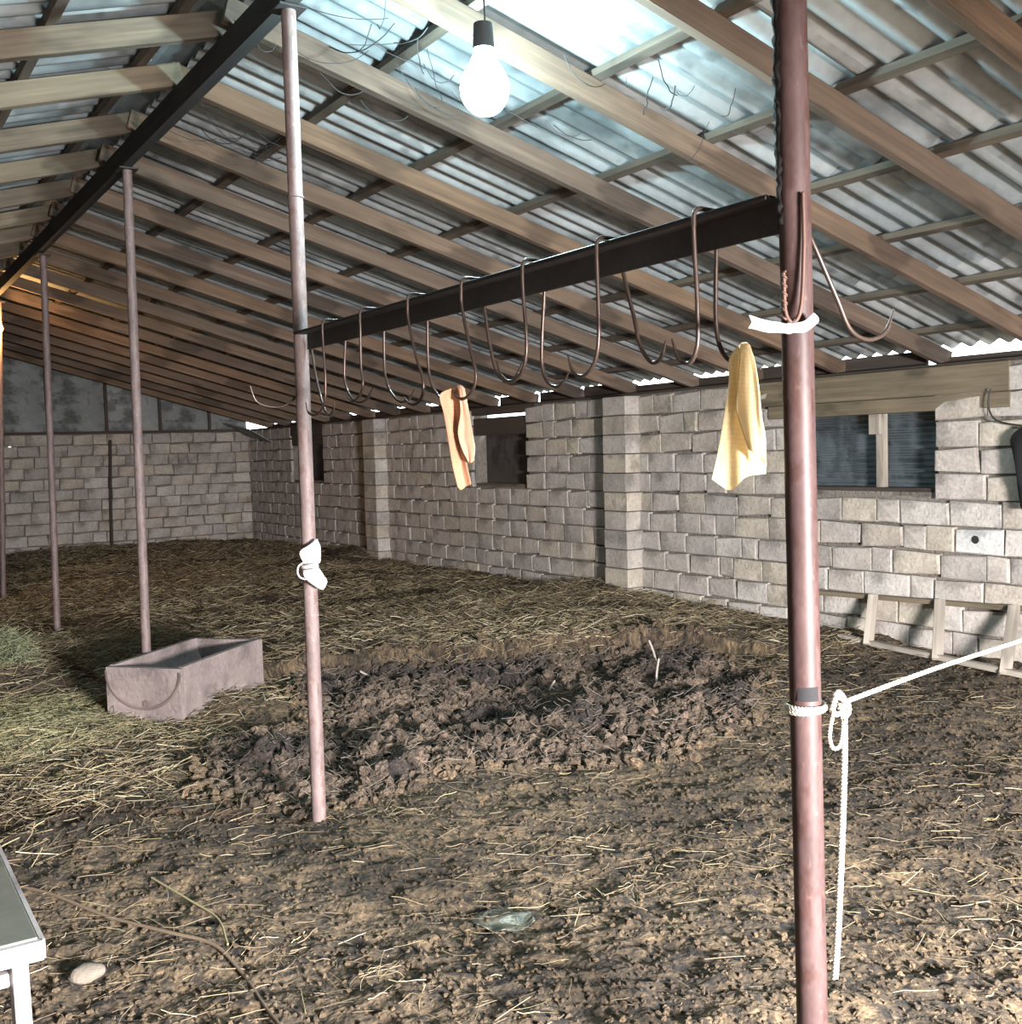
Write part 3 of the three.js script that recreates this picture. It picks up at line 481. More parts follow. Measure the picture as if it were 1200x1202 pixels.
// ---------------------------------------------------------------- cloths
const lay = (rows, amp, ph) => rows.map((r, j) => r.map(([x, y, d], i) => P(x - 0.5 * amp * Math.sin(i * 2.1 + ph) * Math.min(1, j * 0.5), y, d - 0.87 * amp * Math.sin(i * 2.1 + ph) * Math.min(1, j * 0.5))));
{
  const y = thing('yellow_cloth', 'pale yellow cloth hanging from a hook beside the roped post', 'cloth', P(1.73, 1.77, 1.71)), off = P(1.73, 1.77, 1.71).negate();
  part('back_fold', clothG(lay([[[1.737, 1.772, 1.725], [1.742, 1.772, 1.722], [1.747, 1.772, 1.720], [1.751, 1.768, 1.717]], [[1.713, 1.741, 1.739], [1.728, 1.746, 1.730], [1.745, 1.747, 1.721], [1.759, 1.741, 1.712]], [[1.709, 1.682, 1.741], [1.727, 1.682, 1.731], [1.747, 1.681, 1.719], [1.767, 1.681, 1.708]], [[1.695, 1.588, 1.749], [1.719, 1.587, 1.735], [1.749, 1.586, 1.718], [1.774, 1.589, 1.704]], [[1.684, 1.522, 1.755], [1.711, 1.521, 1.740], [1.748, 1.516, 1.719], [1.780, 1.528, 1.700]], [[1.673, 1.469, 1.762], [1.707, 1.444, 1.742], [1.744, 1.472, 1.721], [1.779, 1.478, 1.701]]], 0.010, 0.4), 18, 26, 0.003, 0.006, 3), M.yellow, y).position.copy(off);
  part('front_fold', clothG(lay([[[1.713, 1.766, 1.704], [1.719, 1.767, 1.700], [1.727, 1.767, 1.696], [1.731, 1.761, 1.694]], [[1.709, 1.736, 1.706], [1.719, 1.736, 1.701], [1.730, 1.735, 1.694], [1.738, 1.731, 1.689]], [[1.705, 1.680, 1.709], [1.720, 1.680, 1.700], [1.734, 1.675, 1.692], [1.746, 1.669, 1.685]], [[1.701, 1.624, 1.711], [1.717, 1.618, 1.702], [1.737, 1.614, 1.690], [1.750, 1.609, 1.683]], [[1.713, 1.577, 1.704], [1.726, 1.573, 1.696], [1.743, 1.566, 1.687], [1.756, 1.562, 1.679]], [[1.726, 1.533, 1.697], [1.737, 1.523, 1.690], [1.749, 1.510, 1.683], [1.757, 1.496, 1.679]]], 0.006, 1.5), 14, 22, 0.003, 0.004, 5), M.yellow, y).position.copy(off);
  const p = thing('peach_cloth', 'peach-orange rag hanging from a hook in the middle of the rail', 'cloth', P(1.66, 1.745, 2.87)), o2 = P(1.66, 1.745, 2.87).negate();
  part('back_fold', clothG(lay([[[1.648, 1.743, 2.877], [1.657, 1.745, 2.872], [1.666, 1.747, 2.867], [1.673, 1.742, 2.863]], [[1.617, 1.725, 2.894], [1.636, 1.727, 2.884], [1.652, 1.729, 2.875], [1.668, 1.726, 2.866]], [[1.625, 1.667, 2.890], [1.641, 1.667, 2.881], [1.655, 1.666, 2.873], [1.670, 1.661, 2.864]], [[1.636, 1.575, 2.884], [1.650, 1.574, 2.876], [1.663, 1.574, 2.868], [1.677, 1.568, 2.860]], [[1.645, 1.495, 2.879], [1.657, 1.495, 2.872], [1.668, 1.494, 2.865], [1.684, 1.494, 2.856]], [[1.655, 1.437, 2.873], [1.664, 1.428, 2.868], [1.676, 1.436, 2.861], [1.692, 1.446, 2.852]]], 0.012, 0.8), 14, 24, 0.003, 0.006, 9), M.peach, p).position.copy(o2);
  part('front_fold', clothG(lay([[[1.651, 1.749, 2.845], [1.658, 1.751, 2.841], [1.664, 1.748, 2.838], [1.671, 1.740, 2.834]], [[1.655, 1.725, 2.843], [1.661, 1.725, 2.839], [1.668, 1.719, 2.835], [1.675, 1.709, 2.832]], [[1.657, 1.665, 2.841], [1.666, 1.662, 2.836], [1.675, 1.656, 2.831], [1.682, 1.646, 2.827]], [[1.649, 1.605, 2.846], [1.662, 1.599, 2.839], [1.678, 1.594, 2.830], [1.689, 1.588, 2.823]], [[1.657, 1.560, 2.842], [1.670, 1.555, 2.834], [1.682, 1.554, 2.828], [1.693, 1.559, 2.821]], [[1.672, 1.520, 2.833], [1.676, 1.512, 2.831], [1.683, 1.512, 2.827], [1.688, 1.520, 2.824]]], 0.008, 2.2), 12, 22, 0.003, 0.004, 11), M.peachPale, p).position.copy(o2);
}
const V3 = (rows) => rows.map(r => r.map(p => P(...p)));
{ // white strip tied to the wire on the near post
  const o = P(1.645, 1.778, 1.505), s = thing('white_ribbon', 'white cloth strip knotted to the rusty wire on the roped post', 'cloth', o), off = o.clone().negate();
  part('tail', clothG(V3([[[1.505, 1.792, 1.475], [1.507, 1.778, 1.47], [1.503, 1.768, 1.475]], [[1.56, 1.785, 1.48], [1.56, 1.774, 1.488], [1.56, 1.763, 1.48]], [[1.60, 1.784, 1.49], [1.60, 1.773, 1.484], [1.60, 1.764, 1.49]], [[1.64, 1.782, 1.498], [1.64, 1.774, 1.492], [1.64, 1.766, 1.498]]]), 6, 16, 0.003, 0.002, 13), M.whiteRag, s).position.copy(off);
  part('tail', clothG(V3([[[1.645, 1.784, 1.498], [1.645, 1.775, 1.492], [1.645, 1.766, 1.498]], [[1.665, 1.786, 1.487], [1.668, 1.777, 1.48], [1.672, 1.768, 1.485]], [[1.69, 1.805, 1.478], [1.697, 1.794, 1.472], [1.70, 1.785, 1.478]]]), 6, 12, 0.003, 0.002, 17), M.whiteRag, s).position.copy(off);
  part('knot', new THREE.SphereGeometry(0.013, 12, 8).scale(1, 0.9, 0.9), M.whiteRag, s).position.copy(P(1.643, 1.775, 1.502).sub(o));
}
{ // rag tied on the middle post
  const o = P(1.707, 1.08, 4.2), s = thing('white_rag', 'torn white rag tied round the pinkish post at waist height', 'cloth', o), off = o.clone().negate(), X = 1.7093;
  const band = []; for (let j = 0; j <= 3; j++) { const r = []; for (let i = 0; i <= 12; i++) { const a = i / 12 * 6.2832; const R = 0.035 + 0.002 * Math.sin(a * 3 + j); r.push(P(X + R * Math.cos(a), 1.10 - j * 0.011 + 0.012 * Math.sin(a + 1), 4.24 + R * Math.sin(a))); } band.push(r); }
  part('band', clothG(band, 40, 6, 0.004, 0.001, 19), M.whiteRag, s).position.copy(off);
  part('upper_flap', clothG(V3([[[1.72, 1.20, 4.17], [1.715, 1.20, 4.165], [1.71, 1.197, 4.165]], [[1.735, 1.15, 4.18], [1.70, 1.16, 4.155], [1.668, 1.165, 4.175]], [[1.74, 1.12, 4.19], [1.70, 1.135, 4.16], [1.645, 1.15, 4.18]], [[1.735, 1.095, 4.2], [1.70, 1.10, 4.185], [1.672, 1.10, 4.2]]]), 12, 14, 0.004, 0.008, 23), M.whiteRag, s).position.copy(off);
  part('lower_flap', clothG(V3([[[1.73, 1.075, 4.19], [1.70, 1.075, 4.18], [1.66, 1.072, 4.19]], [[1.74, 1.05, 4.17], [1.705, 1.045, 4.15], [1.655, 1.05, 4.17]], [[1.75, 1.03, 4.17], [1.715, 1.015, 4.14], [1.675, 1.02, 4.16]], [[1.75, 1.01, 4.16], [1.73, 0.99, 4.145], [1.705, 0.998, 4.155]]]), 12, 14, 0.004, 0.008, 29), M.whiteRag, s).position.copy(off);
  part('string_loop', tube([[1.665, 1.105, 4.19], [1.637, 1.09, 4.18], [1.63, 1.065, 4.175], [1.64, 1.045, 4.175], [1.66, 1.035, 4.17]].map(p => P(...p).sub(o)), 0.004, 20, 6), M.whiteRag, s);
}
// ---------------------------------------------------------------- rope on the near post
{
  const PX = 1.7142, PD2 = 1.535, o = P(PX, 1.0, PD2), s = thing('white_rope', 'white rope knotted round the near post and stretched across to the block wall', 'rope', o), L = (a) => a.map(p => P(...p).sub(o)), R = 0.0395;
  const turn = []; for (let i = 0; i <= 34; i++) { const a = 0.6 + i / 34 * 12.2; turn.push([PX + R * Math.cos(a), 0.992 + 0.007 * Math.sin(a * 0.5) - 0.004 + 0.012 * (i / 34 - 0.5), PD2 + R * Math.sin(a)]); }
  part('turns', ropeG(L(turn), 0.0065, 0.022), M.rope, s);
  part('taut_line', ropeG(L([[1.765, 0.995, 1.49], [2.2, 0.995, 1.575], [2.71, 0.99, 1.663], [4.5, 0.97, 1.98], [6.8, 1.0, 2.38]]), 0.0058, 0.024), M.rope, s);
  part('tail', ropeG(L([[1.757, 0.995, 1.485], [1.768, 0.985, 1.482], [1.772, 0.94, 1.482], [1.772, 0.85, 1.484], [1.767, 0.67, 1.49], [1.762, 0.5, 1.497], [1.757, 0.40, 1.502]]), 0.0072, 0.026), M.rope, s);
  part('loop', ropeG(L([[1.748, 1.0, 1.49], [1.758, 1.022, 1.486], [1.768, 1.01, 1.48], [1.766, 0.985, 1.48], [1.755, 0.975, 1.486], [1.742, 0.985, 1.49]]), 0.006, 0.022), M.rope, s);
  part('loop', ropeG(L([[1.742, 0.985, 1.488], [1.752, 1.012, 1.484], [1.772, 1.0, 1.474], [1.775, 0.978, 1.474], [1.764, 0.966, 1.48]]), 0.006, 0.022), M.rope, s);
  part('hanging_bight', ropeG(L([[1.745, 0.985, 1.485], [1.737, 0.955, 1.488], [1.736, 0.925, 1.49], [1.744, 0.905, 1.488], [1.757, 0.905, 1.485], [1.765, 0.925, 1.482], [1.767, 0.96, 1.48]]), 0.0045, 0.02), M.rope, s);
  part('painted_shadow', new THREE.CylinderGeometry(0.0328, 0.034, 0.03, 24, 1, true, -1.35, 1.4), M.black, s).position.copy(P(PX, 1.022, PD2).sub(o));  // black sleeve that paints the dark shadow above the rope onto the post
}
// ---------------------------------------------------------------- trough
{
  const B = P(1.698, 0, 6.30), C = P(2.447, 0, 6.97), t = thing('concrete_trough', 'pinkish concrete feeding trough with a rounded hollow beside the slim post', 'trough', P(1.698, 0, 6.30));
  t.rotation.y = Math.atan2(0.67, 0.749); // local x runs along the long side
  const Wd = 0.5, Hh = 0.315, Ln = 1.0, r = 0.225, wall = 0.045;
  const s = new THREE.Shape(); s.moveTo(0, -0.03); s.lineTo(Wd, -0.03); s.lineTo(Wd, Hh); s.lineTo(Wd / 2 + r, Hh); s.lineTo(Wd / 2 + r, Hh - 0.02); s.absarc(Wd / 2, Hh - 0.02, r, 0, Math.PI, true); s.lineTo(Wd / 2 - r, Hh); s.lineTo(0, Hh); s.closePath();
  const g = new THREE.ExtrudeGeometry(s, { depth: Ln - 2 * wall, bevelEnabled: true, bevelSize: 0.004, bevelThickness: 0.004, bevelSegments: 1, curveSegments: 20 }); // extrudes along z: turn so that z -> local x and shape x -> -local z (into the barn)
  g.applyMatrix4(new THREE.Matrix4().makeBasis(new THREE.Vector3(0, 0, -1), new THREE.Vector3(0, 1, 0), new THREE.Vector3(1, 0, 0))); g.translate(wall, 0, 0); uvMetres(g);
  part('basin', g, M.concrete, t);
  const ep = () => { const e = rbox(wall, Hh + 0.03, Wd + 0.01, 0.006, 'z'); e.translate(wall / 2, (Hh - 0.03) / 2, -Wd / 2); return e; };
  const plate = part('end_plate', ep(), M.concrete, t); part('end_plate', ep(), M.concrete, t).position.x = Ln - wall;
  const arc = []; for (let i = 0; i <= 24; i++) { const a = Math.PI + i / 24 * Math.PI; arc.push(new THREE.Vector3(-0.001, Hh - 0.03 + 0.215 * Math.sin(a), -Wd / 2 + 0.25 * Math.cos(a))); }
  part('rust_seam', tube(arc, 0.012, 40, 6).scale(0.35, 1, 1), M.stain, plate).userData.label = 'dark rounded seam on the end of the trough';
  part('drain_plug', new THREE.CylinderGeometry(0.02, 0.024, 0.012, 14).rotateZ(Math.PI / 2), M.stain, plate).position.set(-0.003, 0.10, -Wd / 2 + 0.02);
}
// ---------------------------------------------------------------- ladder against the wall, table, lamps, small things
{
  const t = thing('wooden_ladder', 'old wooden ladder lying on its side against the block wall', 'ladder', P(6.5, 0, 4.5)), o = P(6.5, 0, 4.5);
  const top = (d) => P(6.74, 0.315 + (5.815 - d) * 0.034, d), bot = (d) => P(6.52 - (5.4 - d) * 0.14, 0.03, d);
  part('rail', beamG(top(5.95).sub(o), top(3.2).sub(o), 0.05, 0.035), M.header, t); part('rail', beamG(bot(5.5).sub(o), bot(3.2).sub(o), 0.05, 0.04), M.paleWood, t);
  for (const [dt, db] of [[5.32, 5.17], [4.74, 4.52], [4.17, 3.97], [3.6, 3.4]]) part('rung', beamG(top(dt).sub(o).add(new THREE.Vector3(-0.03, 0.02, 0)), bot(db).sub(o).add(new THREE.Vector3(-0.03, -0.01, 0)), 0.075, 0.028), M.paleWood, t);
}
{
  const x1 = 0.277, d0 = 1.985, H = 0.72, W = 0.62, Ln = 1.5, t = thing('folding_table', 'grey-topped table with white edge and white legs', 'table', P(x1 - W / 2, 0, d0 + Ln / 2));
  part('table_top', rbox(W - 0.012, 0.012, Ln - 0.012, 0.003, 'z'), M.tableTop, t).position.set(0, H - 0.004, 0);
  part('edge_band', box(W, 0.034, 0.012, 'x', 0, H - 0.019, Ln / 2), M.tableWhite, t); part('edge_band', box(W, 0.034, 0.012, 'x', 0, H - 0.019, -Ln / 2), M.tableWhite, t);
  for (const s of [-1, 1]) part('edge_band', box(0.008, 0.034, Ln, 'z', s * W / 2, H - 0.019, 0), M.tableWhite, t);
  for (const sx of [-1, 1]) for (const sz of [-1, 1]) { part('leg', beamG(new THREE.Vector3(sx * (W / 2 - 0.035), H - 0.03, sz * (Ln / 2 - 0.05)), new THREE.Vector3(sx * (W / 2 - 0.03), -0.02, sz * (Ln / 2 - 0.02)), 0.028, 0.028), M.tableWhite, t); }
  for (const sz of [-1, 1]) part('cross_brace', beamG(new THREE.Vector3(-W / 2 + 0.05, H - 0.08, sz * (Ln / 2 - 0.055)), new THREE.Vector3(W / 2 - 0.05, H - 0.08, sz * (Ln / 2 - 0.055)), 0.02, 0.025), M.tableWhite, t);
  const c = mesh('folded_cloth', clothG(V3([[[0.1, 0.735, 2.62], [0.2, 0.74, 2.6], [0.285, 0.735, 2.6]], [[0.1, 0.77, 2.7], [0.2, 0.79, 2.7], [0.29, 0.765, 2.68]], [[0.1, 0.76, 2.8], [0.2, 0.775, 2.82], [0.285, 0.75, 2.8]], [[0.1, 0.732, 2.9], [0.2, 0.735, 2.92], [0.28, 0.732, 2.9]]]), 12, 14, 0.012, 0.012, 31), std({ color: rgb(0.72, 0.36, 0.24), map: clothTex, roughness: 0.9 }), 'pinkish-orange cloth bunched at the edge of the table', 'cloth');
}
function lamp(pos, topY, r, color, glow, power, label) {
  const t = thing('hanging_bulb', label, 'lamp', pos), bulb = std({ color: 0xffffff, emissive: color, emissiveIntensity: glow, roughness: 0.4 });
  const pr = [[0.0, -r * 1.05], [r * 0.5, -r * 0.92], [r * 0.87, -r * 0.5], [r, 0], [r * 0.9, r * 0.5], [r * 0.62, r * 1.0], [r * 0.42, r * 1.4], [r * 0.4, r * 1.6], [0, r * 1.6]].map(p => new THREE.Vector2(...p));
  part('bulb', new THREE.LatheGeometry(new THREE.SplineCurve(pr).getPoints(28).map(p => new THREE.Vector2(Math.max(0, p.x), p.y)), 28), bulb, t);
  part('socket', new THREE.CylinderGeometry(r * 0.38, r * 0.44, r * 1.0, 18), M.cord, t).position.y = r * 2.08;
  part('cord', tube([new THREE.Vector3(0, r * 2.5, 0), new THREE.Vector3(0.004, (topY - pos.y) * 0.5, 0.003), new THREE.Vector3(0, topY - pos.y, 0)], 0.0035, 12, 6), M.cord, t);
  const l = new THREE.PointLight(color, power, 0, 2); l.position.set(0, -r * 0.1, 0); l.castShadow = true; l.shadow.radius = 2; l.name = 'bulb_light'; t.add(l); return t;
}
lamp(P(2.33, 3.0, 3.716), 3.5, 0.1, rgb(0.64, 0.93, 1.0), 30, 20, 'bright cool-white bulb hanging on a cord among the rafters');
lamp(P(1.735, 3.06, 13.1), 3.52, 0.05, rgb(1.0, 0.52, 0.18), 14, 7, 'warm orange bulb glowing beside the farthest post');

{ // black garment on the wall, wire, odd things
  const g = mesh('black_coat', clothG(V3([[[6.70, 1.60, 4.08], [6.69, 1.60, 4.02], [6.70, 1.59, 3.9]], [[6.68, 1.52, 4.16], [6.64, 1.50, 4.08], [6.68, 1.5, 3.9]], [[6.68, 1.38, 4.12], [6.63, 1.22, 4.06], [6.68, 1.22, 3.88]], [[6.69, 1.20, 4.11], [6.65, 1.18, 4.06], [6.69, 1.18, 3.9]], [[6.70, 1.06, 4.09], [6.67, 1.05, 4.06], [6.7, 1.06, 3.94]]]), 14, 18, 0.03, 0.012, 37), M.black, 'black garment hung on the block wall beyond the window', 'coat');
  const w = mesh('wall_wire', tube([[6.74, 1.86, 4.36], [6.73, 1.76, 4.37], [6.72, 1.66, 4.32], [6.70, 1.60, 4.1]].map(p => P(...p)), 0.006, 16, 6), M.cord, 'thin dark wire looping down to the black garment', 'wire');
  const s = mesh('loose_sheet', rbox(0.5, 0.012, 1.3, 0.003, 'z'), M.sheet[0], 'loose pale roofing sheet hanging under the eaves in the far corner', 'sheet'); s.position.copy(P(6.42, 1.98, 18.5)); s.rotation.set(0.12, 0.0, -0.5);
  mesh('wall_pipe', tube([P(4.2, -0.05, 19.5), P(4.23, 1.0, 19.52), P(4.27, 1.9, 19.52)], 0.025, 8, 10), M.darkWood, 'thin dark pole leaning on the far block wall', 'pole');
  const hose = [[0.45, 4.25], [0.57, 4.08], [0.74, 3.75], [0.87, 3.49], [0.96, 3.32], [0.985, 3.11], [0.965, 2.85], [0.95, 2.6], [0.9, 2.2]].map(([x, d]) => P(x, groundY(x, d) + 0.012, d));
  mesh('thin_hose', tube(hose, 0.006, 90, 8), M.twig, 'thin brown hose winding over the earth by the table', 'hose');
  mesh('dry_stalk', tube([[0.93, 3.95], [0.99, 3.7], [1.03, 3.5], [0.995, 3.28]].map(([x, d]) => P(x, groundY(x, d) + 0.02, d)), 0.004, 24, 6), std({ color: rgb(0.19, 0.165, 0.085), roughness: 0.8 }), 'long yellow-green stalk lying across the thin hose', 'stalk');
  const st = new THREE.IcosahedronGeometry(0.042, 3); { const p = st.attributes.position; for (let i = 0; i < p.count; i++) { const x = p.getX(i), y = p.getY(i), z = p.getZ(i), k = 0.8 + 0.5 * fbm(x * 22 + 5, z * 22 + y * 15 + 3, 3, 401); p.setXYZ(i, x * k * 1.25, y * k * 0.6, z * k * 0.8); } st.computeVertexNormals(); }
  mesh('pale_stone', st, M.stone, 'pale stone lying on the earth near the table leg', 'stone').position.copy(P(0.586, groundY(0.586, 3.38) + 0.018, 3.38));
  const sc = []; for (let j = 0; j <= 4; j++) { const r = []; for (let i = 0; i <= 4; i++) { const x = 1.755 + i * 0.04, d = 2.90 + j * 0.045; r.push(P(x + 0.02 * Math.sin(j * 2), groundY(x, d) + 0.007 + 0.006 * Math.sin(i * 1.9 + j * 1.3), d)); } sc.push(r); }
  mesh('plastic_scrap', clothG(sc, 14, 14, 0.003, 0.005, 41), M.plastic, 'crumpled grey-green plastic scrap trodden into the earth', 'scrap');
  for (const [x, d, l, a, b, lb] of [[4.55, 5.35, 0.2, 0.1, 0.05, 'pale stick standing in the middle of the muck pit, the tallest'], [4.95, 5.8, 0.18, -0.12, 0.1, 'pale stick standing at the wall-side rim of the muck pit'], [3.95, 5.75, 0.1, 0.15, 0.0, 'short pale stick standing in the far half of the muck pit'], [3.2, 6.75, 0.12, -0.3, 0.1, 'pale stick leaning at the rim of the muck pit behind the ragged post']]) { const y = groundY(x, d); mesh('bare_stick', tube([P(x, y - 0.03, d), P(x + a * 0.15, y + l * 0.55, d + b * 0.2), P(x + a * 0.4, y + l, d + b * 0.3)], 0.008, 8, 6), M.paleWood, lb, 'stick', 'sticks in the muck pit'); }
}
// dusty cobwebs under the roof
function cobweb(x, d, n, spread, drop, label) {
  const t = thing('cobweb', label, 'cobweb', P(x, underR(x) + 0.1, d)), gs = [], o = P(x, underR(x) + 0.1, d);
  for (let i = 0; i < n; i++) {
    const x0 = x + rr(-spread, spread), d0 = d + rr(-spread, spread) * 0.8, x1 = x0 + rr(-spread, spread), d1 = d0 + rr(-spread, spread), y0 = underR(x0) + rr(-0.05, 0.06), y1 = underR(x1) + rr(-0.05, 0.06), sag = rr(0.1, 1), pts = [];
    for (let k = 0; k <= 6; k++) { const s = k / 6; pts.push(P(mix(x0, x1, s) + rr(-0.006, 0.006), mix(y0, y1, s) - drop * sag * 4 * s * (1 - s) * 0.6, mix(d0, d1, s) + rr(-0.006, 0.006)).sub(o)); }
    gs.push(tube(pts, rr(0.0012, 0.0032), 14, 5, false));
  }
  part('strands', mergeGeometries(gs), M.web, t).userData.kind = 'stuff';
}
cobweb(2.2, 4.55, 16, 0.42, 0.12, 'dusty dark cobweb strands beside the ridge above the ragged post'); cobweb(3.35, 3.75, 9, 0.3, 0.1, 'dusty dark cobweb strands on the sheets beside the nearest rafters'); cobweb(2.05, 6.2, 14, 0.4, 0.12, 'sooty cobweb strands under the ridge behind the ragged post'); cobweb(2.9, 4.5, 7, 0.25, 0.08, 'sooty cobweb strands on the rafters behind the white bulb');

// ---------------------------------------------------------------- loose ground cover: clods and straw, uncountable
{
  const clodG = []; for (let v = 0; v < 3; v++) { const g = new THREE.IcosahedronGeometry(1, 1), p = g.attributes.position, m = {}; for (let i = 0; i < p.count; i++) { const x = p.getX(i), y = p.getY(i), z = p.getZ(i), key = [x, y, z].map(q => q.toFixed(3)).join(); const k = m[key] ??= rr(0.62, 1.2); p.setXYZ(i, x * k, y * k * 0.75, z * k); } g.computeVertexNormals(); clodG.push(g); }
  const mtx = new THREE.Matrix4(), q = new THREE.Quaternion(), e = new THREE.Euler(), sc = new THREE.Vector3(), col = new THREE.Color();
  function scatterClods(name, label, n, place, v) {
    const im = new THREE.InstancedMesh(clodG[v], M.clod, n); im.name = name; im.castShadow = im.receiveShadow = true;
    for (let i = 0; i < n; i++) { const [x, d, s, c, lift] = place(); e.set(rr(0, 6.3), rr(0, 6.3), rr(0, 6.3)); q.setFromEuler(e); sc.set(s * rr(0.7, 1.4), s * rr(0.7, 1.2), s * rr(0.7, 1.4)); mtx.compose(P(x, groundY(x, d) + s * lift, d), q, sc); im.setMatrixAt(i, mtx); im.setColorAt(i, col.setRGB(...c)); }
    tag(im, label, 'soil', null, 'stuff'); scene.add(im);
  }
  const inView = (x, d) => x > 0.1 * d - 0.6 && x < 1.75 * d + 1.2;
  scatterClods('earth_crumbs', 'loose crumbs of dry brown earth over the floor', 36000, () => { let x, d; do { d = 1.0 + 6.5 * Math.pow(rnd(), 1.3); x = rr(-0.3, 6.75); } while (!inView(x, d) || pitDist(x, d) > 0.1); const c = soilColor(x, d), k = rr(0.7, 1.5); return [x, d, 0.0025 + 0.0085 * Math.pow(rnd(), 2.0), c.map(v => v * k * 0.85), 0.1]; }, 0);
  scatterClods('muck_clods', 'dark damp clods of dung and soil heaped in the dug pit', 14000, () => { let x, d; do { x = rr(1.3, 5.6); d = rr(3.9, 7.1); } while (pitDist(x, d) < -0.05 + 0.2 * (rnd() - 0.5)); const k = rr(0.7, 1.9), t = soilColor(x, d).map((v, i) => v * 0.9 + [0.012, 0.009, 0.009][i]); return [x, d, 0.008 + 0.032 * Math.pow(rnd(), 2.4), t.map(v => v * k), 0.35]; }, 1);
  // straw blades: three bent shapes
  const bladeG = [0, 1, 2].map(v => { const pts = [[0, 0, 0], [0.33, 0.05 * v, 0.04 * v], [0.66, 0.07 * v - 0.02, -0.03], [1, -0.02, 0.09 * v]].map(p => new THREE.Vector3(p[0] - 0.5, p[1], p[2])); const g = new THREE.TubeGeometry(new THREE.CatmullRomCurve3(pts), 4, 0.5, 4); const p = g.attributes.position; for (let i = 0; i < p.count; i++) { const ring = Math.floor(i / 5), c = new THREE.CatmullRomCurve3(pts).getPointAt(ring / 4); p.setXYZ(i, p.getX(i) * 1, c.y + (p.getY(i) - c.y), c.z + (p.getZ(i) - c.z)); } return { g, pts }; });
  const thin = bladeG.map(({ pts }) => new THREE.TubeGeometry(new THREE.CatmullRomCurve3(pts), 4, 0.5, 4)).map((g, v) => { const curve = new THREE.CatmullRomCurve3(bladeG[v].pts), p = g.attributes.position; for (let i = 0; i < p.count; i++) { const c = curve.getPointAt(Math.floor(i / 5) / 4); p.setXYZ(i, c.x, c.y + (p.getY(i) - c.y) * 0.03, c.z + (p.getZ(i) - c.z) * 0.045); } g.computeVertexNormals(); return g; });
  function scatterStraw(name, label, n, place, v) {
    const im = new THREE.InstancedMesh(thin[v], M.straw, n); im.name = name; im.castShadow = im.receiveShadow = true;
    for (let i = 0; i < n; i++) { const [x, d, len, w, c, tilt, lift] = place(); e.set(rr(0, 6.3), rr(0, 6.3), rr(-tilt, tilt), 'YZX'); q.setFromEuler(e); sc.set(len, w, w); mtx.compose(P(x, groundY(x, d) + lift, d), q, sc); im.setMatrixAt(i, mtx); im.setColorAt(i, col.setRGB(...c)); }
    tag(im, label, 'straw', null, 'stuff'); scene.add(im);
  }
  const gold = () => { const k = rr(0.5, 1.25), t = rnd(); return (t < 0.4 ? [0.30, 0.245, 0.14] : t < 0.75 ? [0.25, 0.195, 0.11] : [0.42, 0.365, 0.25]).map(v => v * k); };
  const brown = () => { const k = rr(0.5, 1.3); return [0.15 * k, 0.115 * k, 0.072 * k]; };
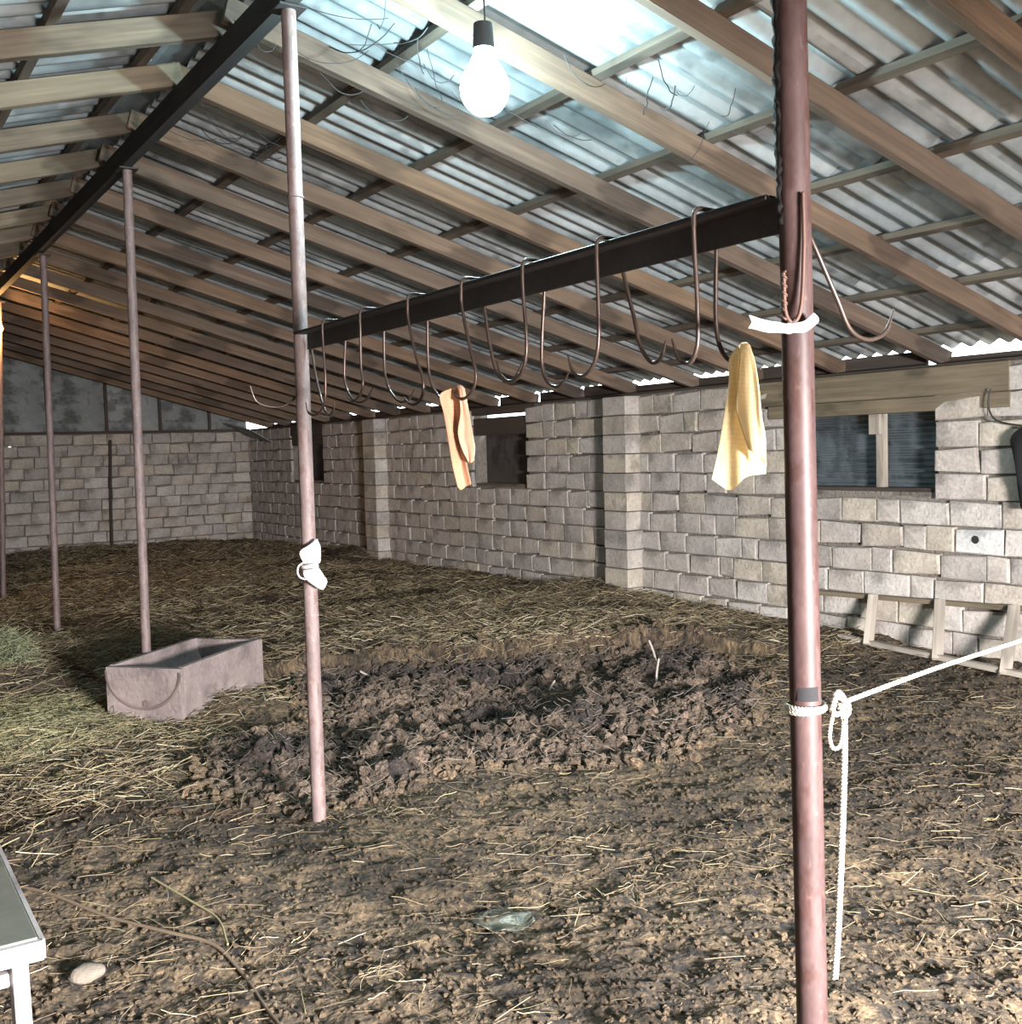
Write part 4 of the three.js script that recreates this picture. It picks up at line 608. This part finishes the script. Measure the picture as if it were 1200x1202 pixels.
  for (let v = 0; v < 3; v++) {
    scatterStraw(v ? 'straw_litter_00' + v : 'straw_litter', ['loose golden straw littering the back half of the floor', 'bent straw mixed into the litter at the back of the barn', 'curled straw mixed into the litter at the back of the barn'][v], 17000, () => { let x, d; do { d = 3.6 + 15.8 * Math.pow(rnd(), 1.4); x = rr(0.1, 6.75); } while (!inView(x, d) || pitDist(x, d) > 0.06 * rnd() || (d < 6.4 && rnd() > (0.3 + 0.6 * sstep(2.3, 1.2, x)) * sstep(3.9, 6.4, d + 2.2 * (fbm(x * 1.7, d * 1.7, 3, 511) - 0.5))) || fbm(x * 1.3, d * 1.3, 3, 501) < 0.36 * rnd() + 0.22); const s = 1 + d * 0.03; const dark = fbm(x * 0.8, d * 0.8, 3, 503) > 0.56; return [x, d, rr(0.06, 0.24) * s, rr(0.05, 0.11) * s, rnd() < (dark ? 0.72 : 0.5) ? brown() : gold(), 0.35, rr(-0.01, 0.02)]; }, v);
    scatterStraw(v ? 'straw_wisps_00' + v : 'straw_wisps', ['scattered straw wisps trodden into the bare earth in front', 'bent straw wisps trodden into the bare earth in front', 'curled straw wisps trodden into the bare earth in front'][v], 1100, () => { let x, d; do { d = 1.2 + 4.2 * rnd(); x = rr(0.0, 5.8); } while (!inView(x, d) || pitDist(x, d) > 0.25 || fbm(x * 2, d * 2, 3, 507) < 0.3 + 0.35 * rnd()); return [x, d, rr(0.03, 0.16), rr(0.03, 0.075), rnd() < 0.25 ? gold() : brown(), 0.12, rr(0.002, 0.012)]; }, v);
  }
  scatterStraw('muck_straw', 'dirty straw sticking out of the dark muck', 4000, () => { let x, d; do { x = rr(1.3, 5.6); d = rr(3.9, 7.1); } while (pitDist(x, d) < -0.05); const k = rr(0.4, 1.3); return [x, d, rr(0.04, 0.16), rr(0.04, 0.09), [0.15 * k, 0.12 * k, 0.095 * k], 0.7, rr(0.01, 0.05)]; }, 1);
  scatterStraw('green_hay', 'heap of dull green hay piled left of the trough', 7000, () => { let x, d; do { x = rr(-0.3, 1.3); d = rr(7.2, 10.4); } while (gauss(x, d, 0.5, 8.9, 0.6) < 0.25 + 0.4 * rnd()); const k = rr(0.5, 1.35), g = gauss(x, d, 0.5, 8.9, 0.55); return [x, d, rr(0.06, 0.2), rr(0.06, 0.13), [0.20 * k, 0.215 * k, 0.12 * k], 0.7, rr(0, 0.22 * g)]; }, 2);
  scatterStraw('fresh_hay', 'pale yellow-green hay strewn in front of the green heap', 5000, () => { let x, d; do { x = rr(0.2, 1.75); d = rr(5.6, 8.0); } while (gauss(x, d, 0.85, 6.75, 0.5) < 0.2 + 0.5 * rnd()); const k = rr(0.6, 1.3); return [x, d, rr(0.05, 0.2), rr(0.04, 0.09), [0.25 * k, 0.23 * k, 0.125 * k], 0.25, rr(0, 0.03)]; }, 1);
}
scene.traverse(o => { if (o.isMesh) o.castShadow = o.receiveShadow = true; });
renderer.render(scene, camera);
